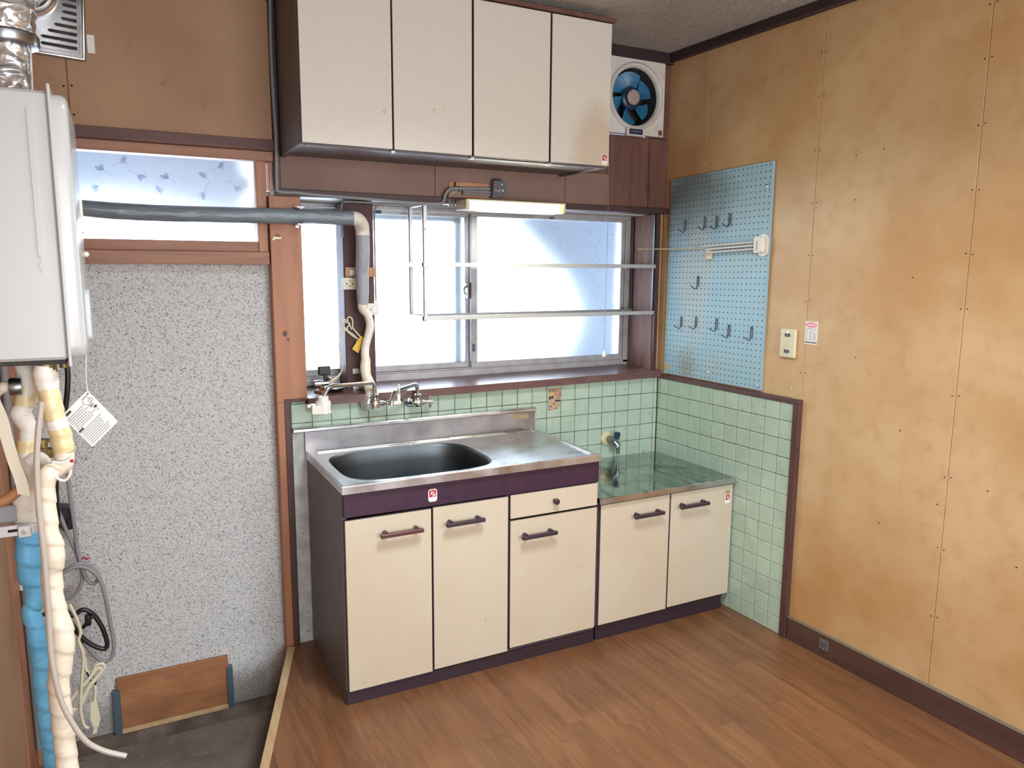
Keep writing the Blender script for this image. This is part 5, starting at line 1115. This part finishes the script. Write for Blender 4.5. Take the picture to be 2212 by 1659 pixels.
low = C_[10:] + [(-2.552, -1.18, .1), (-2.548, -1.18, LOW + .001)]
part(cp, 'cream_wrap', wrapped(low, .02, 14, .05, .07, rs=[.019, .019, .0195, .021, .0225, .021, .0205, .0245, .024, .0215, .021, .0215, .0225, .022, .022, .022][:len(low)]), mt['wrapc'], 60)
part(cp, 'tie', MB().tube([(-2.535, -1.198, 1.135), (-2.515, -1.2, 1.132), (-2.497, -1.196, 1.14)], .003, 6, 3).tube([(-2.533, -1.2, 1.12), (-2.528, -1.2, 1.1), (-2.515, -1.2, 1.093), (-2.505, -1.2, 1.104), (-2.503, -1.198, 1.115)], .003, 6, 4), mt['white'])
part(cp, 'red_end', MB().sphere((-2.499, -1.2, 1.134), .004, 8, 6), mt['red'])
bp = root('lagged_pipe', 'blue tape wrapped pipe with a white upper half, left of the cream one', 'pipe', (-2.6, -1.1, .7))
W_ = [(CV_white[0][0], CV_white[0][1], 1.337)] + CV_white[1:]
part(bp, 'white_wrap', wrapped(W_, .02, 6, .05, .04, rs=[.018, .02, .0215, .0195, .0175, .0215, .019, .018, .0175, .019, .0225, .0215, .0255, .024, .0215, .018]), mt['wrapw'], 60)
part(bp, 'yellow_tape', wrapped([W_[8], W_[9]], .0205, 5, .02, .05), mt['tapey'], 60)
part(bp, 'yellow_tape', wrapped([W_[2], W_[4]], .0205, 5, .02, .03), mt['tapey'], 60)
bl = CV_blue + [(-2.57, -1.1, .1), (-2.565, -1.1, LOW + .001)]
part(bp, 'blue_wrap', wrapped(bl, .021, 14, .05, .065, rs=[.0195, .0225, .024, .0225, .0205, .0185, .0195, .0185, .0185, .019, .0195, .0205, .0205, .021, .021, .021]), mt['wrapb'], 60)
part(bp, 'branch', wrapped(CV_tee_branch, .015, 6, .04, .03), mt['wrapw'], 60)
thing('brass_valve', 'small brass stop valve between the two lagged pipes', 'valve', MB().lathe([(.014, -2.57), (.016, -2.566), (.016, -2.552), (.012, -2.55), (.012, -2.538)], (0, -1.1, 1.135), 'x', 8).lathe([(.008, 1.135), (.008, 1.158), (.013, 1.158), (.013, 1.166)], (-2.556, -1.1, 0), 'z', 10), mt['brass'], (-2.555, -1.1, 1.135), sm=30)
thing('drain_tube', 'clear vinyl drain tube running down in front of the pipes and curling over the floor', 'tube', MB().tube(CV_steel_tube, .0058, 12, 6), mt['clear'], (-2.55, -1.25, .9), sm=50)
thing('ribbed_hose', 'ribbed white hose entering the white pipe elbow from the left edge', 'hose', crinkle(CV_corr_hose + [], .012, 14, 9, .06), mt['wet'], (-2.62, -1.14, 1.27), sm=40)
thing('hose_clamp', 'dark metal clamp on the ribbed white hose', 'clamp', MB().lathe([(.018, -2.604), (.019, -2.6), (.019, -2.586), (.018, -2.582)], (0, -1.14, 1.291), 'x', 16), mt['chromed'], (-2.595, -1.14, 1.29), sm=35)
fh = MB()
p, q = smooth([Vector(a) for a in CV_flat_hose], [1] * 6, 5)
vs = []; fs = []
for a in p: vs += [(a.x - .011, a.y, a.z + .004), (a.x + .011, a.y, a.z - .004), (a.x + .011, a.y + .006, a.z - .004), (a.x - .011, a.y + .006, a.z + .004)]
for i in range(len(p) - 1):
    for k in range(4): fs.append((i * 4 + k, i * 4 + (k + 1) % 4, (i + 1) * 4 + (k + 1) % 4, (i + 1) * 4 + k))
fs += [(0, 1, 2, 3), tuple((len(p) - 1) * 4 + k for k in (3, 2, 1, 0))]
fh.add(vs, fs); thing('flat_hose', 'flat grey white hose slanting down from the left edge in front of the pipes', 'hose', fh, mt['wet'], (-2.61, -1.2, 1.17))
thing('brown_hose', 'tan rubber hose bending in from the left edge below the flat hose', 'hose', MB().tube(CV_brown_hose, .011, 12, 6), mt['brownhose'], (-2.62, -1.17, 1.06), sm=50)
gb = root('pipe_bracket', 'bright slotted steel bracket across the blue pipe', 'bracket', (-2.62, -1.13, .975))
part(gb, 'arm', MB().box(-2.752, -2.61, -1.138, -1.133, .966, .991, .001), mt['alub'])
part(gb, 'slot', MB().box(-2.632, -2.614, -1.1386, -1.1375, .976, .982), mt['hole'])
part(gb, 'clasp', MB().box(-2.614, -2.588, -1.145, -1.132, .962, .99, .002).prism([(-2.588, .968), (-2.566, .985), (-2.566, .99), (-2.588, .99)], -1.142, -1.134, 'y'), mt['alub'])
part(gb, 'bolt', MB().lathe([(.0055, -1.145), (.005, -1.15)], (-2.602, 0, .975), 'y', 10).lathe([(.0035, -1.142), (.003, -1.146)], (-2.58, 0, .981), 'y', 8), mt['chrome'], 30)
thing('grey_clip', 'ribbed grey plastic clip left of the blue pipe above the bracket', 'clip', MB().box(-2.66, -2.612, -1.12, -1.09, .992, 1.03, .003).prism([(-2.612, 1.02), (-2.6, 1.028), (-2.602, .996), (-2.61, 1.0)], -1.12, -1.1, 'y'), mt['greycord'], (-2.63, -1.1, 1.0))
thing('conduit', 'thin grey conduit running down the back left corner post', 'pipe', MB().tube([(-2.7405, -.028, 1.9), (-2.7405, -.028, .9), (-2.7405, -.028, -.175)], .0125, 12), mt['greycord'], (-2.74, -.028, -.17), sm=40)
thing('conduit_saddle', 'pale saddle clip holding the grey conduit to the corner post', 'clip', MB().box(-2.756, -2.725, -.045, -.012, .43, .465, .004), mt['white'], (-2.74, -.03, .45))
thing('wall_valve_box', 'aged cream plastic box on the back left post under the heater', 'box', MB().box(-2.752, -2.722, -.08, -.005, 1.24, 1.31, .004), mt['cream'], (-2.735, -.04, 1.25))

# ---- cords
thing('black_cable', 'black heater flex hanging down behind the cream pipe', 'cable', MB().tube(CV_black_a, .0065, 10, 6), mt['black'], (-2.55, -.6, .9), sm=50)
thing('black_cable', 'looped thick black flex beside the cream pipe above the ivory bundle', 'cable', MB().tube(CV_black_b, .0075, 10, 6).tube([(p[0] - .03, p[1] + .02, p[2] + .02 - .03 * i) for i, p in enumerate(CV_black_b[:5])], .007, 10, 5), mt['black'], (-2.55, -.3, .35), sm=50)
thing('black_cable', 'bent black cable end between the blue and cream pipes', 'cable', MB().tube(CV_black_c, .0065, 8, 4), mt['black'], (-2.67, -.34, .47), sm=50)
thing('black_connector', 'black moulded connector block behind the grey cords', 'connector', MB().prism([(-2.636, .71), (-2.59, .70), (-2.575, .655), (-2.583, .62), (-2.61, .615), (-2.636, .65)], -.02, .03, 'y').box(-2.6, -2.582, -.026, -.02, .63, .66, .003), mt['black'], (-2.6, 0, .66))
thing('black_tie', 'black velcro strap crossed on the looped black flex', 'strap', MB().box(-2.553, -2.535, -.316, -.285, .375, .41, .004).tube([(-2.56, -.31, .372), (-2.545, -.315, .392), (-2.525, -.31, .412)], .006, 8, 3), mt['black'], (-2.545, -.3, .39), sm=40)
for c, l in (('a', 'grey cord with a small loop hanging straight on the speckled wall'), ('b', 'grey cord curving back left across the looped one'), ('c', 'grey cord making the large low loop on the speckled wall')):
    thing('loose_flex', l, 'cord', MB().tube({'a': CV_grey_a, 'b': CV_grey_b, 'c': CV_grey_c}[c], .0068, 10, 6), mt['greycord'], (-2.56, -.04, .5), sm=50)
thing('red_thread', 'tiny scrap of red thread on the grey cords', 'thread', MB().tube([(-2.566, -.012, .5), (-2.556, -.012, .508), (-2.55, -.012, .498), (-2.542, -.012, .504)], .003, 6, 4), mt['red'], (-2.555, -.012, .5), sm=50)
iv = root('ivory_cord', 'bundled ivory extension flex with its socket end hanging near the floor', 'cord', (-2.55, -.32, .15))
part(iv, 'flex', MB().tube(CV_ivory_a, .0052, 8, 6).tube(CV_ivory_b, .005, 8, 6).tube(CV_ivory_c, .005, 8, 6), mt['ivory'], 50)
part(iv, 'socket_end', MB().prism([(-2.556, .11), (-2.537, .11), (-2.531, .05), (-2.538, .022), (-2.553, .022), (-2.56, .055)], -.322, -.3, 'y').prism([(-2.552, .022), (-2.54, .022), (-2.545, .0), (-2.558, -.002)], -.32, -.305, 'y'), mt['ivory'], 30)
part(iv, 'twist_tie', MB().tube(CV_tie, .0032, 6, 5), mt['black'], 50)
